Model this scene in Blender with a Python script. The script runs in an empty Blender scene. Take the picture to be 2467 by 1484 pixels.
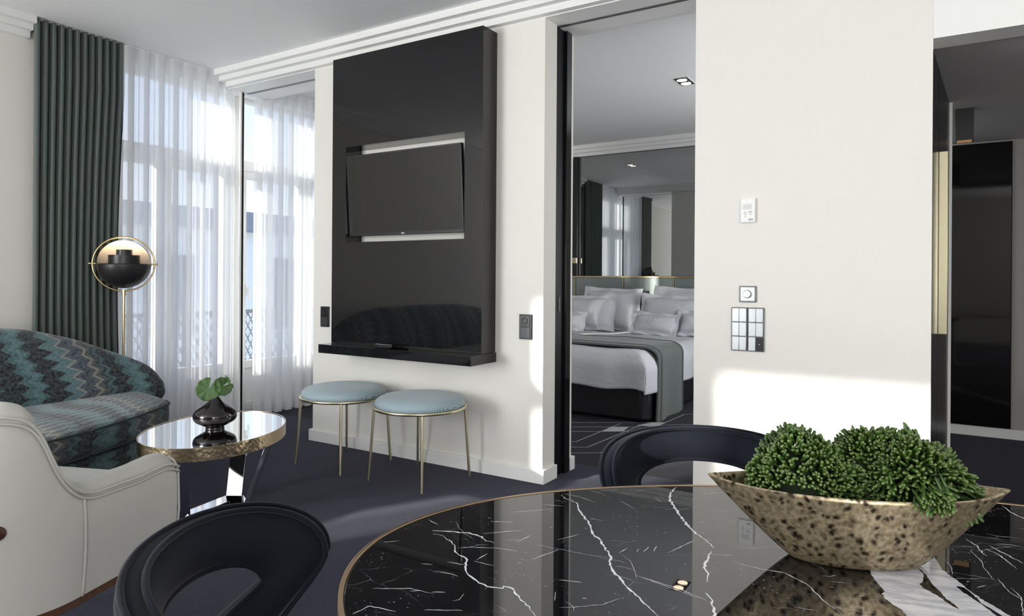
import bpy, bmesh, math, random
from mathutils import Vector, Matrix
from math import sin, cos, pi, radians as R

# ------------------------------------------------------------------ camera, world, light
sc = bpy.context.scene
COL = sc.collection
sc.view_settings.view_transform = 'Standard'
sc.view_settings.look = 'None'
sc.view_settings.gamma = 1.0
sc.view_settings.use_curve_mapping = False
sc.view_settings.exposure = 0.0
sc.cycles.use_denoising = True
sc.cycles.max_bounces = 10
sc.cycles.diffuse_bounces = 5
sc.cycles.glossy_bounces = 5
sc.cycles.transparent_max_bounces = 16
sc.cycles.sample_clamp_indirect = 6.0
sc.cycles.caustics_reflective = False
sc.cycles.caustics_refractive = False

YAW, ROLL = R(31.9), 0.0068
cam_d = bpy.data.cameras.new('camera'); cam = bpy.data.objects.new('camera', cam_d); COL.objects.link(cam)
fw = Vector((-sin(YAW), cos(YAW), 0)); rt = Vector((cos(YAW), sin(YAW), 0)); up = Vector((0, 0, 1))
cr = rt*cos(ROLL) + up*sin(ROLL); cu = up*cos(ROLL) - rt*sin(ROLL)
cam.matrix_world = Matrix(((cr.x, cu.x, -fw.x, 0), (cr.y, cu.y, -fw.y, 0), (cr.z, cu.z, -fw.z, 1.2), (0, 0, 0, 1)))
cam_d.sensor_width = 36.0; cam_d.lens = 1625/2467*36; cam_d.shift_y = -71/2467
cam_d.clip_start = 0.02; cam_d.clip_end = 300
sc.camera = cam

def nodes_of(nt):
    nt.nodes.clear(); return nt.nodes, nt.links
w = bpy.data.worlds.new('sky'); sc.world = w; w.use_nodes = True
N, L = nodes_of(w.node_tree)
wo = N.new('ShaderNodeOutputWorld'); bg = N.new('ShaderNodeBackground'); tc = N.new('ShaderNodeTexCoord')
sx = N.new('ShaderNodeSeparateXYZ'); rp = N.new('ShaderNodeValToRGB')
L.new(tc.outputs['Generated'], sx.inputs[0]); L.new(sx.outputs['Z'], rp.inputs[0]); L.new(rp.outputs[0], bg.inputs[0]); L.new(bg.outputs[0], wo.inputs[0])
e = rp.color_ramp.elements
e[0].position = 0.0; e[0].color = (.80, .86, .95, 1)
e[1].position = 0.55; e[1].color = (.34, .50, .90, 1)
bg.inputs[1].default_value = 1.7

def sun_lamp(strength, dxy, el, ang):
    d = bpy.data.lights.new('sun', 'SUN'); d.energy = strength; d.angle = R(ang); d.color = (1.0, .95, .88)
    o = bpy.data.objects.new('sun', d); COL.objects.link(o)
    v = Vector((dxy[0], dxy[1], 0)).normalized()*cos(R(el)) + Vector((0, 0, -sin(R(el))))
    o.rotation_euler = v.to_track_quat('-Z', 'Y').to_euler()
sun_lamp(18, (.49, .87), 14.2, 1.0)

def area(name, loc, aim, sx_, sy_, power, col=(1, 1, 1)):
    d = bpy.data.lights.new(name, 'AREA'); d.shape = 'RECTANGLE'; d.size = sx_; d.size_y = sy_; d.energy = power; d.color = col
    o = bpy.data.objects.new(name, d); COL.objects.link(o); o.location = loc
    o.rotation_euler = (Vector(aim)).to_track_quat('-Z', 'Y').to_euler()
    return o
# daylight entering by the glazing behind the camera and by the long windows of the left wall
area('daylight_rear_glazing', (2.75, -3.25, 1.45), (-.12, 1, .34), 2.0, 2.4, 160, (1.0, .985, .96))
area('daylight_rear_window', (-4.16, -3.22, 1.45), (.35, 1, .40), 1.0, 2.4, 155, (.99, .99, 1.0))
area('daylight_side_window', (-4.80, -2.45, 1.5), (1, .25, .40), .9, 2.2, 122, (.96, .98, 1.0))
area('bedroom_fill_light', (-.15, 5.7, 1.5), (-1, 0, .1), 1.7, 1.9, 42, (.95, .97, 1.0))  # fill light added out of view to brighten the bedroom, no known window there

# ------------------------------------------------------------------ helpers
def link(o, parent=None):
    COL.objects.link(o)
    if parent is not None: o.parent = parent
    return o
def tag(o, label=None, cat=None, group=None, kind=None):
    if label: o['label'] = label
    if cat: o['category'] = cat
    if group: o['group'] = group
    if kind: o['kind'] = kind
    return o
def thing(name, label, cat, loc=(0, 0, 0), rz=0.0, group=None):
    o = bpy.data.objects.new(name, None); o.empty_display_size = .1
    o.location = loc; o.rotation_euler = (0, 0, rz); link(o)
    return tag(o, label, cat, group)

class MB:
    """one mesh being collected; coordinates local to the object it ends up under"""
    def __init__(self, off=(0, 0, 0)):
        self.v = []; self.f = []; self.m = []; self.uv = {}; self.off = Vector(off); self.mi = 0
    def add(self, vs, fs):
        b = len(self.v); self.v += [Vector(p) - self.off for p in vs]
        for f in fs: self.f.append(tuple(b+i for i in f)); self.m.append(self.mi)
        return b
    def box(self, x0, x1, y0, y1, z0, z1):
        self.add([(x, y, z) for z in (z0, z1) for y in (y0, y1) for x in (x0, x1)],
                 [(0, 2, 3, 1), (4, 5, 7, 6), (0, 1, 5, 4), (2, 6, 7, 3), (0, 4, 6, 2), (1, 3, 7, 5)])
    def prism(self, pts, z0, z1):
        n = len(pts)
        self.add([(x, y, z0) for x, y in pts] + [(x, y, z1) for x, y in pts],
                 [tuple(range(n-1, -1, -1)), tuple(range(n, 2*n))] + [(i, (i+1) % n, n+(i+1) % n, n+i) for i in range(n)])
    def extr(self, pts, axis, a, b):
        """profile pts (u,v) extruded along axis 'x' (u=y,v=z) or 'y' (u=x,v=z)"""
        n = len(pts); g = (lambda t, u, v: (t, u, v)) if axis == 'x' else (lambda t, u, v: (u, t, v))
        self.add([g(a, u, v) for u, v in pts] + [g(b, u, v) for u, v in pts],
                 [tuple(range(n-1, -1, -1)), tuple(range(n, 2*n))] + [(i, (i+1) % n, n+(i+1) % n, n+i) for i in range(n)])
    def grid(self, fn, nu, nv, cu=False, cv=False, uvf=None, flip=False):
        U = nu if cu else nu+1; V = nv if cv else nv+1
        vs = [fn(i/nu, j/nv) for i in range(U) for j in range(V)]
        b = len(self.v); fs = []
        for i in range(nu):
            for j in range(nv):
                a, c = (i, (i+1) % U if cu else i+1); d, e_ = (j, (j+1) % V if cv else j+1)
                q = (a*V+d, c*V+d, c*V+e_, a*V+e_)
                if flip: q = q[::-1]
                fs.append(q)
                if uvf:
                    t = [uvf(i/nu, j/nv), uvf((i+1)/nu, j/nv), uvf((i+1)/nu, (j+1)/nv), uvf(i/nu, (j+1)/nv)]
                    self.uv[len(self.f)+len(fs)-1] = t[::-1] if flip else t
        self.add(vs, fs)
    def lathe(self, prof, n=48, c=(0, 0, 0), cap=True):
        k = len(prof); vs = []
        for i in range(n):
            a = 2*pi*i/n
            for r, z in prof: vs.append((c[0]+r*cos(a), c[1]+r*sin(a), c[2]+z))
        fs = [(i*k+j, ((i+1) % n)*k+j, ((i+1) % n)*k+j+1, i*k+j+1) for i in range(n) for j in range(k-1)]
        if cap:
            if prof[0][0] > 1e-5: fs.append(tuple(i*k for i in range(n-1, -1, -1)))
            if prof[-1][0] > 1e-5: fs.append(tuple(i*k+k-1 for i in range(n)))
        self.add(vs, fs)
    def tube(self, pts, r, n=10, closed=False, flat=None):
        pts = [Vector(p) for p in pts]; m = len(pts); vs = []; prev = None
        for i, p in enumerate(pts):
            if closed: t = pts[(i+1) % m] - pts[i-1]
            else: t = pts[min(i+1, m-1)] - pts[max(i-1, 0)]
            t.normalize()
            if prev is None:
                a = Vector((0, 0, 1)) if abs(t.z) < .9 else Vector((1, 0, 0))
                nn = t.cross(a).normalized()
            else:
                nn = (prev - t*prev.dot(t)).normalized()
            prev = nn; bb = t.cross(nn)
            rr = r[i] if isinstance(r, (list, tuple)) else r
            for k in range(n):
                a = 2*pi*k/n; vs.append(p + nn*cos(a)*rr + bb*sin(a)*rr)
        fs = []
        for i in range(m if closed else m-1):
            j = (i+1) % m
            for k in range(n): fs.append((i*n+k, i*n+(k+1) % n, j*n+(k+1) % n, j*n+k))
        if not closed: fs += [tuple(range(n-1, -1, -1)), tuple((m-1)*n+k for k in range(n))]
        self.add(vs, fs)
    def make(self, name, mats, parent=None, smooth=True, bevel=0, seg=2, sub=0, auto=None, merge=True):
        me = bpy.data.meshes.new(name)
        me.from_pydata([tuple(p) for p in self.v], [], self.f)
        mats = mats if isinstance(mats, (list, tuple)) else [mats]
        for m in mats: me.materials.append(m)
        if len(mats) > 1: me.polygons.foreach_set('material_index', self.m)
        if self.uv:
            ul = me.uv_layers.new(name='UVMap')
            for p in me.polygons:
                if p.index in self.uv:
                    for li, q in zip(p.loop_indices, self.uv[p.index]): ul.data[li].uv = q
        bm = bmesh.new(); bm.from_mesh(me)
        if merge: bmesh.ops.remove_doubles(bm, verts=bm.verts, dist=1e-5)
        bmesh.ops.recalc_face_normals(bm, faces=bm.faces)
        bm.to_mesh(me); bm.free()
        me.update()
        o = bpy.data.objects.new(name, me); link(o, parent)
        if bevel:
            md = o.modifiers.new('bevel', 'BEVEL'); md.width = bevel; md.segments = seg; md.limit_method = 'ANGLE'; md.angle_limit = R(40)
        if sub:
            md = o.modifiers.new('sub', 'SUBSURF'); md.levels = sub; md.render_levels = sub
        if smooth:
            me.polygons.foreach_set('use_smooth', [True]*len(me.polygons))
            if auto is not None or bevel: me.set_sharp_from_angle(angle=R(auto or 35))
        return o

def bez(pts, n=12, closed=False):
    """Catmull-Rom through the points"""
    P = [Vector(p) for p in pts]; m = len(P); out = []
    rng = m if closed else m-1
    for i in range(rng):
        if closed: a, b, c, d = P[i-1], P[i], P[(i+1) % m], P[(i+2) % m]
        else: a, b, c, d = P[max(i-1, 0)], P[i], P[i+1], P[min(i+2, m-1)]
        for k in range(n):
            t = k/n
            out.append(.5*((2*b) + (c-a)*t + (2*a-5*b+4*c-d)*t*t + (3*b-a-3*c+d)*t**3))
    if not closed: out.append(P[-1])
    return out
def lerp(a, b, t): return a+(b-a)*t
def sstep(t): t = max(0, min(1, t)); return t*t*(3-2*t)

# ------------------------------------------------------------------ materials
MATS = {}
def mat(name, col, rough=.5, metal=0, ior=1.5, spec=None, bump=None, noise=None, sheen=0, coat=0, emit=None):
    if name in MATS: return MATS[name]
    m = bpy.data.materials.new(name); m.use_nodes = True; nt = m.node_tree
    b = nt.nodes['Principled BSDF']; b.inputs['Base Color'].default_value = (*col, 1)
    b.inputs['Roughness'].default_value = rough; b.inputs['Metallic'].default_value = metal; b.inputs['IOR'].default_value = ior
    if spec is not None: b.inputs['Specular IOR Level'].default_value = spec
    if sheen: b.inputs['Sheen Weight'].default_value = sheen; b.inputs['Sheen Roughness'].default_value = .4
    if coat: b.inputs['Coat Weight'].default_value = coat; b.inputs['Coat Roughness'].default_value = .05
    if emit: b.inputs['Emission Color'].default_value = (*emit[0], 1); b.inputs['Emission Strength'].default_value = emit[1]
    t = nt.nodes.new('ShaderNodeTexCoord')
    if noise:   # (scale xyz, amount, second colour)
        mp = nt.nodes.new('ShaderNodeMapping'); mp.inputs['Scale'].default_value = noise[0]
        nz = nt.nodes.new('ShaderNodeTexNoise'); nz.inputs['Scale'].default_value = 1.0; nz.inputs['Detail'].default_value = 4
        mx = nt.nodes.new('ShaderNodeMix'); mx.data_type = 'RGBA'
        mr = nt.nodes.new('ShaderNodeMapRange'); mr.inputs['From Min'].default_value = .5-noise[1]; mr.inputs['From Max'].default_value = .5+noise[1]
        nt.links.new(t.outputs['Object'], mp.inputs[0]); nt.links.new(mp.outputs[0], nz.inputs[0]); nt.links.new(nz.outputs[0], mr.inputs[0])
        nt.links.new(mr.outputs[0], mx.inputs[0]); mx.inputs[6].default_value = (*col, 1); mx.inputs[7].default_value = (*noise[2], 1)
        nt.links.new(mx.outputs[2], b.inputs['Base Color'])
    if bump:    # (scale xyz, strength, distance)
        mp = nt.nodes.new('ShaderNodeMapping'); mp.inputs['Scale'].default_value = bump[0]
        nz = nt.nodes.new('ShaderNodeTexNoise'); nz.inputs['Scale'].default_value = 1.0; nz.inputs['Detail'].default_value = 3
        bp = nt.nodes.new('ShaderNodeBump'); bp.inputs['Strength'].default_value = bump[1]; bp.inputs['Distance'].default_value = bump[2]
        nt.links.new(t.outputs['Object'], mp.inputs[0]); nt.links.new(mp.outputs[0], nz.inputs[0]); nt.links.new(nz.outputs[0], bp.inputs['Height'])
        nt.links.new(bp.outputs[0], b.inputs['Normal'])
    MATS[name] = m; return m

M_wall = mat('linen_wallpaper', (.78, .76, .715), .85, noise=((320, 320, 5), .25, (.765, .745, .70)))
M_ceil = mat('ceiling_plaster', (.90, .905, .905), .8)
M_trim = mat('white_lacquer_trim', (.82, .82, .80), .45)
M_carpet = mat('navy_carpet', (.034, .035, .055), .95, spec=.1, bump=((420, 420, 420), .7, .004), noise=((90, 90, 90), .22, (.054, .055, .084)), sheen=.06)
M_carpet2 = mat('charcoal_carpet', (.016, .016, .022), .95, bump=((420, 420, 420), .6, .004), noise=((90, 90, 90), .2, (.024, .024, .032)))
M_carpetline = mat('pale_carpet_yarn', (.42, .42, .43), .95)
M_lac = mat('black_lacquer', (.007, .007, .008), .03, ior=1.53)
M_lac4 = mat('dark_wardrobe_lacquer', (.006, .006, .007), .30, ior=1.35)
M_lac3 = mat('dark_gloss_panel', (.005, .005, .005), .05, ior=1.42)
M_lac2 = mat('satin_black', (.012, .012, .013), .28)
M_doorblack = mat('dark_door_edge', (.007, .007, .008), .35, spec=.12)
M_blackmetal = mat('matt_black_metal', (.014, .014, .015), .38)
M_brass = mat('brushed_brass', (.60, .47, .25), .30, metal=1, bump=((200, 200, 8), .08, .002))
M_palebrass = mat('champagne_metal', (.66, .60, .42), .28, metal=1)
M_chrome = mat('polished_steel', (.82, .82, .83), .04, metal=1)
M_mirror = mat('mirror_glass', (.88, .90, .89), .0, metal=1)
M_greymirror = mat('smoked_mirror', (.42, .43, .43), .0, metal=1)
M_white = mat('white_plastic', (.85, .85, .84), .35)
M_alu = mat('brushed_aluminium', (.60, .63, .65), .32, metal=.75)
M_darkalu = mat('dark_frame', (.16, .16, .16), .4, metal=.6)
M_leather = mat('ivory_leather', (.46, .455, .43), .42, bump=((60, 60, 60), .10, .004), noise=((3, 3, 3), .3, (.44, .43, .405)))
M_wood = mat('dark_walnut', (.10, .045, .022), .4, noise=((6, 60, 6), .25, (.06, .028, .014)))
M_velvet = mat('midnight_velvet', (.0045, .006, .011), .8, spec=.15, sheen=.12, bump=((300, 300, 300), .2, .002), noise=((12, 12, 12), .2, (.007, .009, .016)))
M_frame = mat('window_paint', (.83, .83, .81), .4)
M_black = mat('black_plastic', (.012, .012, .014), .35)
M_bulb = mat('lamp_glow', (1, .85, .6), .5, emit=((1, .74, .42), 9))
M_shadein = mat('lamp_inner_white', (.78, .74, .70), .5)
M_linen = mat('white_bed_linen', (.62, .63, .66), .8, bump=((14, 14, 14), .35, .02))
M_sage = mat('sage_leather', (.20, .235, .225), .45)
M_runner = mat('grey_green_throw', (.125, .145, .135), .9, sheen=.3, bump=((30, 30, 30), .3, .01))
M_skirt = mat('black_bed_skirt', (.010, .010, .012), .5, bump=((6, 6, 2), .4, .03))
M_soil = mat('dark_soil', (.02, .012, .009), .95, bump=((160, 160, 160), 1.0, .01), noise=((120, 120, 120), .2, (.05, .03, .022)))
M_plaster = mat('white_render', (.70, .72, .76), .9)
M_roof = mat('slate_roof', (.16, .17, .19), .8)
M_hill = mat('hill_scrub', (.10, .14, .08), .95, noise=((.6, .6, .6), .2, (.22, .22, .16)))
M_taupe = mat('corridor_paint', (.40, .37, .35), .8)
M_corrceil = mat('corridor_ceiling_paint', (.62, .61, .61), .8)

def sheer_mat(name, col, trans, sc_):
    m = bpy.data.materials.new(name); m.use_nodes = True; N, L = nodes_of(m.node_tree)
    o = N.new('ShaderNodeOutputMaterial'); t = N.new('ShaderNodeBsdfTransparent'); d = N.new('ShaderNodeBsdfDiffuse'); tl = N.new('ShaderNodeBsdfTranslucent')
    a = N.new('ShaderNodeMixShader'); b = N.new('ShaderNodeMixShader')
    d.inputs[0].default_value = (*col, 1); tl.inputs[0].default_value = (*col, 1); t.inputs[0].default_value = (1, 1, 1, 1)
    a.inputs[0].default_value = .5; L.new(d.outputs[0], a.inputs[1]); L.new(tl.outputs[0], a.inputs[2])
    L.new(a.outputs[0], b.inputs[1]); L.new(t.outputs[0], b.inputs[2])
    # the woven threads: fabric seen edge-on covers more
    lw = N.new('ShaderNodeLayerWeight'); lw.inputs[0].default_value = .35
    mr = N.new('ShaderNodeMapRange'); mr.inputs['To Min'].default_value = trans; mr.inputs['To Max'].default_value = trans*.25
    L.new(lw.outputs['Facing'], mr.inputs[0]); L.new(mr.outputs[0], b.inputs[0]); L.new(b.outputs[0], o.inputs[0])
    return m
M_sheer = sheer_mat('sheer_voile', (.93, .93, .94), .36, 1)
M_sheer2 = sheer_mat('fine_voile', (.93, .93, .93), .80, 1)

def glass_mat():
    m = bpy.data.materials.new('window_glass'); m.use_nodes = True; N, L = nodes_of(m.node_tree)
    o = N.new('ShaderNodeOutputMaterial'); t = N.new('ShaderNodeBsdfTransparent'); g = N.new('ShaderNodeBsdfGlossy'); x = N.new('ShaderNodeMixShader'); f = N.new('ShaderNodeLayerWeight'); f.inputs[0].default_value = .5; pw = N.new('ShaderNodeMath'); pw.operation = 'POWER'; pw.inputs[1].default_value = 5; L.new(f.outputs['Facing'], pw.inputs[0]); ad = N.new('ShaderNodeMath'); ad.operation = 'MULTIPLY_ADD'; ad.inputs[1].default_value = .8; ad.inputs[2].default_value = .05; L.new(pw.outputs[0], ad.inputs[0])
    g.inputs['Roughness'].default_value = 0; t.inputs[0].default_value = (.95, .97, .96, 1); 
    L.new(ad.outputs[0], x.inputs[0]); L.new(t.outputs[0], x.inputs[1]); L.new(g.outputs[0], x.inputs[2]); L.new(x.outputs[0], o.inputs[0]); return m
M_glass = glass_mat()

def curtain_mat():
    m = mat('green_velvet_curtain', (.082, .106, .098), .8, sheen=.35, noise=((40, 40, 3), .3, (.098, .122, .112)))
    return m
M_curtain = curtain_mat()

def math_n(N, L, op, a, b=None):
    n = N.new('ShaderNodeMath'); n.operation = op
    for i, q in enumerate((a, b)):
        if q is None: continue
        if isinstance(q, (int, float)): n.inputs[i].default_value = q
        else: L.new(q, n.inputs[i])
    return n.outputs[0]
def chevron_mat():
    m = bpy.data.materials.new('zigzag_flamestitch'); m.use_nodes = True; nt = m.node_tree; N, L = nt.nodes, nt.links
    b = N['Principled BSDF']; b.inputs['Roughness'].default_value = .9; b.inputs['Sheen Weight'].default_value = .25
    t = N.new('ShaderNodeTexCoord'); s = N.new('ShaderNodeSeparateXYZ'); L.new(t.outputs['UV'], s.inputs[0])
    u, v = s.outputs[0], s.outputs[1]
    def tri(x, per, amp):
        f = math_n(N, L, 'PINGPONG', x, per/2); return math_n(N, L, 'MULTIPLY', f, amp/(per/2))
    nz = N.new('ShaderNodeTexNoise'); nz.inputs['Scale'].default_value = 2.2; nz.inputs['Detail'].default_value = 1; L.new(t.outputs['UV'], nz.inputs[0])
    wob = math_n(N, L, 'MULTIPLY', nz.outputs[0], .22)
    z = tri(v, .062, .050)
    q = math_n(N, L, 'ADD', math_n(N, L, 'ADD', u, z), wob)
    qf = math_n(N, L, 'FRACT', math_n(N, L, 'MULTIPLY', q, 1/.60))
    rp = N.new('ShaderNodeValToRGB'); L.new(qf, rp.inputs[0]); cr_ = rp.color_ramp; cr_.interpolation = 'CONSTANT'
    teal = (.060, .135, .140, 1); teal2 = (.105, .195, .205, 1); blk = (.007, .008, .013, 1); cream = (.30, .285, .245, 1); lil = (.075, .085, .12, 1); slate = (.028, .045, .052, 1); olive = (.085, .09, .080, 1)
    stops = [(0, blk), (.17, teal), (.25, teal2), (.33, teal), (.37, blk), (.53, teal2), (.63, cream), (.66, lil), (.70, slate), (.73, lil), (.77, olive), (.80, cream), (.84, olive), (.90, slate), (.95, teal)]
    cr_.elements[0].position = 0; cr_.elements[0].color = stops[0][1]; cr_.elements[1].position = stops[1][0]; cr_.elements[1].color = stops[1][1]
    for p, c in stops[2:]:
        k = cr_.elements.new(p); k.color = c
    # fine zigzag threads following the bands, and short strokes laid across them
    th = math_n(N, L, 'FRACT', math_n(N, L, 'MULTIPLY', q, 1/.0105))
    th2 = math_n(N, L, 'GREATER_THAN', th, .58)
    hz = math_n(N, L, 'SUBTRACT', u, z)
    h = math_n(N, L, 'FRACT', math_n(N, L, 'MULTIPLY', hz, 1/.0085))
    h2 = math_n(N, L, 'GREATER_THAN', h, .50)
    n2 = N.new('ShaderNodeTexNoise'); n2.inputs['Scale'].default_value = 60; n2.inputs['Detail'].default_value = 2; L.new(t.outputs['UV'], n2.inputs[0])
    g2 = N.new('ShaderNodeMapRange'); g2.inputs['From Min'].default_value = .40; g2.inputs['From Max'].default_value = .58; L.new(n2.outputs[0], g2.inputs[0])
    m0 = N.new('ShaderNodeMix'); m0.data_type = 'RGBA'; m0.blend_type = 'MULTIPLY'; m0.inputs[7].default_value = (.30, .32, .36, 1)
    L.new(math_n(N, L, 'MULTIPLY', h2, .75), m0.inputs[0]); L.new(rp.outputs[0], m0.inputs[6])
    m1 = N.new('ShaderNodeMix'); m1.data_type = 'RGBA'; m1.blend_type = 'ADD'; m1.inputs[7].default_value = (.11, .145, .155, 1)
    f1 = math_n(N, L, 'MULTIPLY', th2, math_n(N, L, 'MULTIPLY', g2.outputs[0], .85)); L.new(f1, m1.inputs[0]); L.new(m0.outputs[2], m1.inputs[6])
    m2 = N.new('ShaderNodeMix'); m2.data_type = 'RGBA'; m2.inputs[7].default_value = (.012, .014, .020, 1)
    th3 = math_n(N, L, 'LESS_THAN', th, .14); L.new(math_n(N, L, 'MULTIPLY', th3, .6), m2.inputs[0]); L.new(m1.outputs[2], m2.inputs[6])
    L.new(m2.outputs[2], b.inputs['Base Color'])
    bp = N.new('ShaderNodeBump'); bp.inputs['Strength'].default_value = .25; bp.inputs['Distance'].default_value = .002; L.new(h, bp.inputs['Height']); L.new(bp.outputs[0], b.inputs['Normal'])
    return m
M_chev = chevron_mat()

def weave_mat():
    m = bpy.data.materials.new('pale_blue_weave'); m.use_nodes = True; nt = m.node_tree; N, L = nt.nodes, nt.links
    b = N['Principled BSDF']; b.inputs['Roughness'].default_value = .7; b.inputs['Sheen Weight'].default_value = .3
    t = N.new('ShaderNodeTexCoord'); s = N.new('ShaderNodeSeparateXYZ'); L.new(t.outputs['UV'], s.inputs[0])
    a = math_n(N, L, 'SINE', math_n(N, L, 'MULTIPLY', math_n(N, L, 'ADD', s.outputs[0], s.outputs[1]), 420))
    c = math_n(N, L, 'SINE', math_n(N, L, 'MULTIPLY', math_n(N, L, 'SUBTRACT', s.outputs[0], s.outputs[1]), 420))
    p = math_n(N, L, 'MULTIPLY', a, c)
    mr = N.new('ShaderNodeMapRange'); mr.inputs['From Min'].default_value = -.5; mr.inputs['From Max'].default_value = .5; L.new(p, mr.inputs[0])
    mx = N.new('ShaderNodeMix'); mx.data_type = 'RGBA'; mx.inputs[6].default_value = (.15, .25, .31, 1); mx.inputs[7].default_value = (.46, .54, .57, 1)
    L.new(mr.outputs[0], mx.inputs[0]); L.new(mx.outputs[2], b.inputs['Base Color'])
    bp = N.new('ShaderNodeBump'); bp.inputs['Strength'].default_value = .4; bp.inputs['Distance'].default_value = .001; L.new(p, bp.inputs['Height']); L.new(bp.outputs[0], b.inputs['Normal'])
    return m
M_weave = weave_mat()

def marble_mat():
    m = bpy.data.materials.new('black_marble'); m.use_nodes = True; nt = m.node_tree; N, L = nt.nodes, nt.links
    b = N['Principled BSDF']; b.inputs['Roughness'].default_value = .015; b.inputs['IOR'].default_value = 1.9
    t = N.new('ShaderNodeTexCoord')
    n1 = N.new('ShaderNodeTexNoise'); n1.inputs['Scale'].default_value = 5; n1.inputs['Detail'].default_value = 6; L.new(t.outputs['Object'], n1.inputs[0])
    mv = N.new('ShaderNodeMix'); mv.data_type = 'RGBA'; mv.blend_type = 'ADD'; mv.inputs[0].default_value = .22
    L.new(t.outputs['Object'], mv.inputs[6]); L.new(n1.outputs['Color'], mv.inputs[7])
    def vein(scale, stretch, lo, hi):
        mp = N.new('ShaderNodeMapping'); mp.inputs['Scale'].default_value = stretch; mp.inputs['Rotation'].default_value = (0, 0, .5); L.new(mv.outputs[2], mp.inputs[0])
        vo = N.new('ShaderNodeTexVoronoi'); vo.feature = 'DISTANCE_TO_EDGE'; vo.inputs['Scale'].default_value = scale; L.new(mp.outputs[0], vo.inputs[0])
        mr = N.new('ShaderNodeMapRange'); mr.inputs['From Min'].default_value = lo; mr.inputs['From Max'].default_value = hi; mr.inputs['To Min'].default_value = 1; mr.inputs['To Max'].default_value = 0
        L.new(vo.outputs[0], mr.inputs[0]); return mr.outputs[0]
    a = vein(7, (1, 2.4, 1), .0, .010)
    nb = N.new('ShaderNodeTexNoise'); nb.inputs['Scale'].default_value = 11; nb.inputs['Detail'].default_value = 3; L.new(t.outputs['Object'], nb.inputs[0])
    mk = N.new('ShaderNodeMapRange'); mk.inputs['From Min'].default_value = .52; mk.inputs['From Max'].default_value = .66; L.new(nb.outputs[0], mk.inputs[0])
    f = math_n(N, L, 'MULTIPLY', math_n(N, L, 'MULTIPLY', a, mk.outputs[0]), .35)
    sp = N.new('ShaderNodeTexVoronoi'); sp.inputs['Scale'].default_value = 95; L.new(t.outputs['Object'], sp.inputs[0])
    sm = N.new('ShaderNodeMapRange'); sm.inputs['From Min'].default_value = .04; sm.inputs['From Max'].default_value = .16; sm.inputs['To Min'].default_value = 1; sm.inputs['To Max'].default_value = 0; L.new(sp.outputs[0], sm.inputs[0])
    nd = N.new('ShaderNodeTexNoise'); nd.inputs['Scale'].default_value = 9; nd.inputs['Detail'].default_value = 5; L.new(t.outputs['Object'], nd.inputs[0])
    md = N.new('ShaderNodeMapRange'); md.inputs['From Min'].default_value = .50; md.inputs['From Max'].default_value = .66; L.new(nd.outputs[0], md.inputs[0])
    f2 = math_n(N, L, 'MULTIPLY', math_n(N, L, 'MULTIPLY', sm.outputs[0], md.outputs[0]), .8)
    ff = math_n(N, L, 'MAXIMUM', f, f2)
    mx = N.new('ShaderNodeMix'); mx.data_type = 'RGBA'; mx.inputs[7].default_value = (.55, .56, .58, 1)
    nc = N.new('ShaderNodeMix'); nc.data_type = 'RGBA'; nc.inputs[6].default_value = (.004, .004, .005, 1); nc.inputs[7].default_value = (.012, .012, .013, 1); L.new(nb.outputs[0], nc.inputs[0])
    L.new(nc.outputs[2], mx.inputs[6]); L.new(ff, mx.inputs[0]); L.new(mx.outputs[2], b.inputs['Base Color'])
    return m
M_marble = marble_mat()
M_vein = mat('white_marble_vein', (.85, .86, .88), .03, ior=1.5)
M_patch = mat('white_marble_field', (.82, .82, .84), .03, ior=1.6, noise=((30, 90, 30), .10, (.55, .55, .60)))

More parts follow.
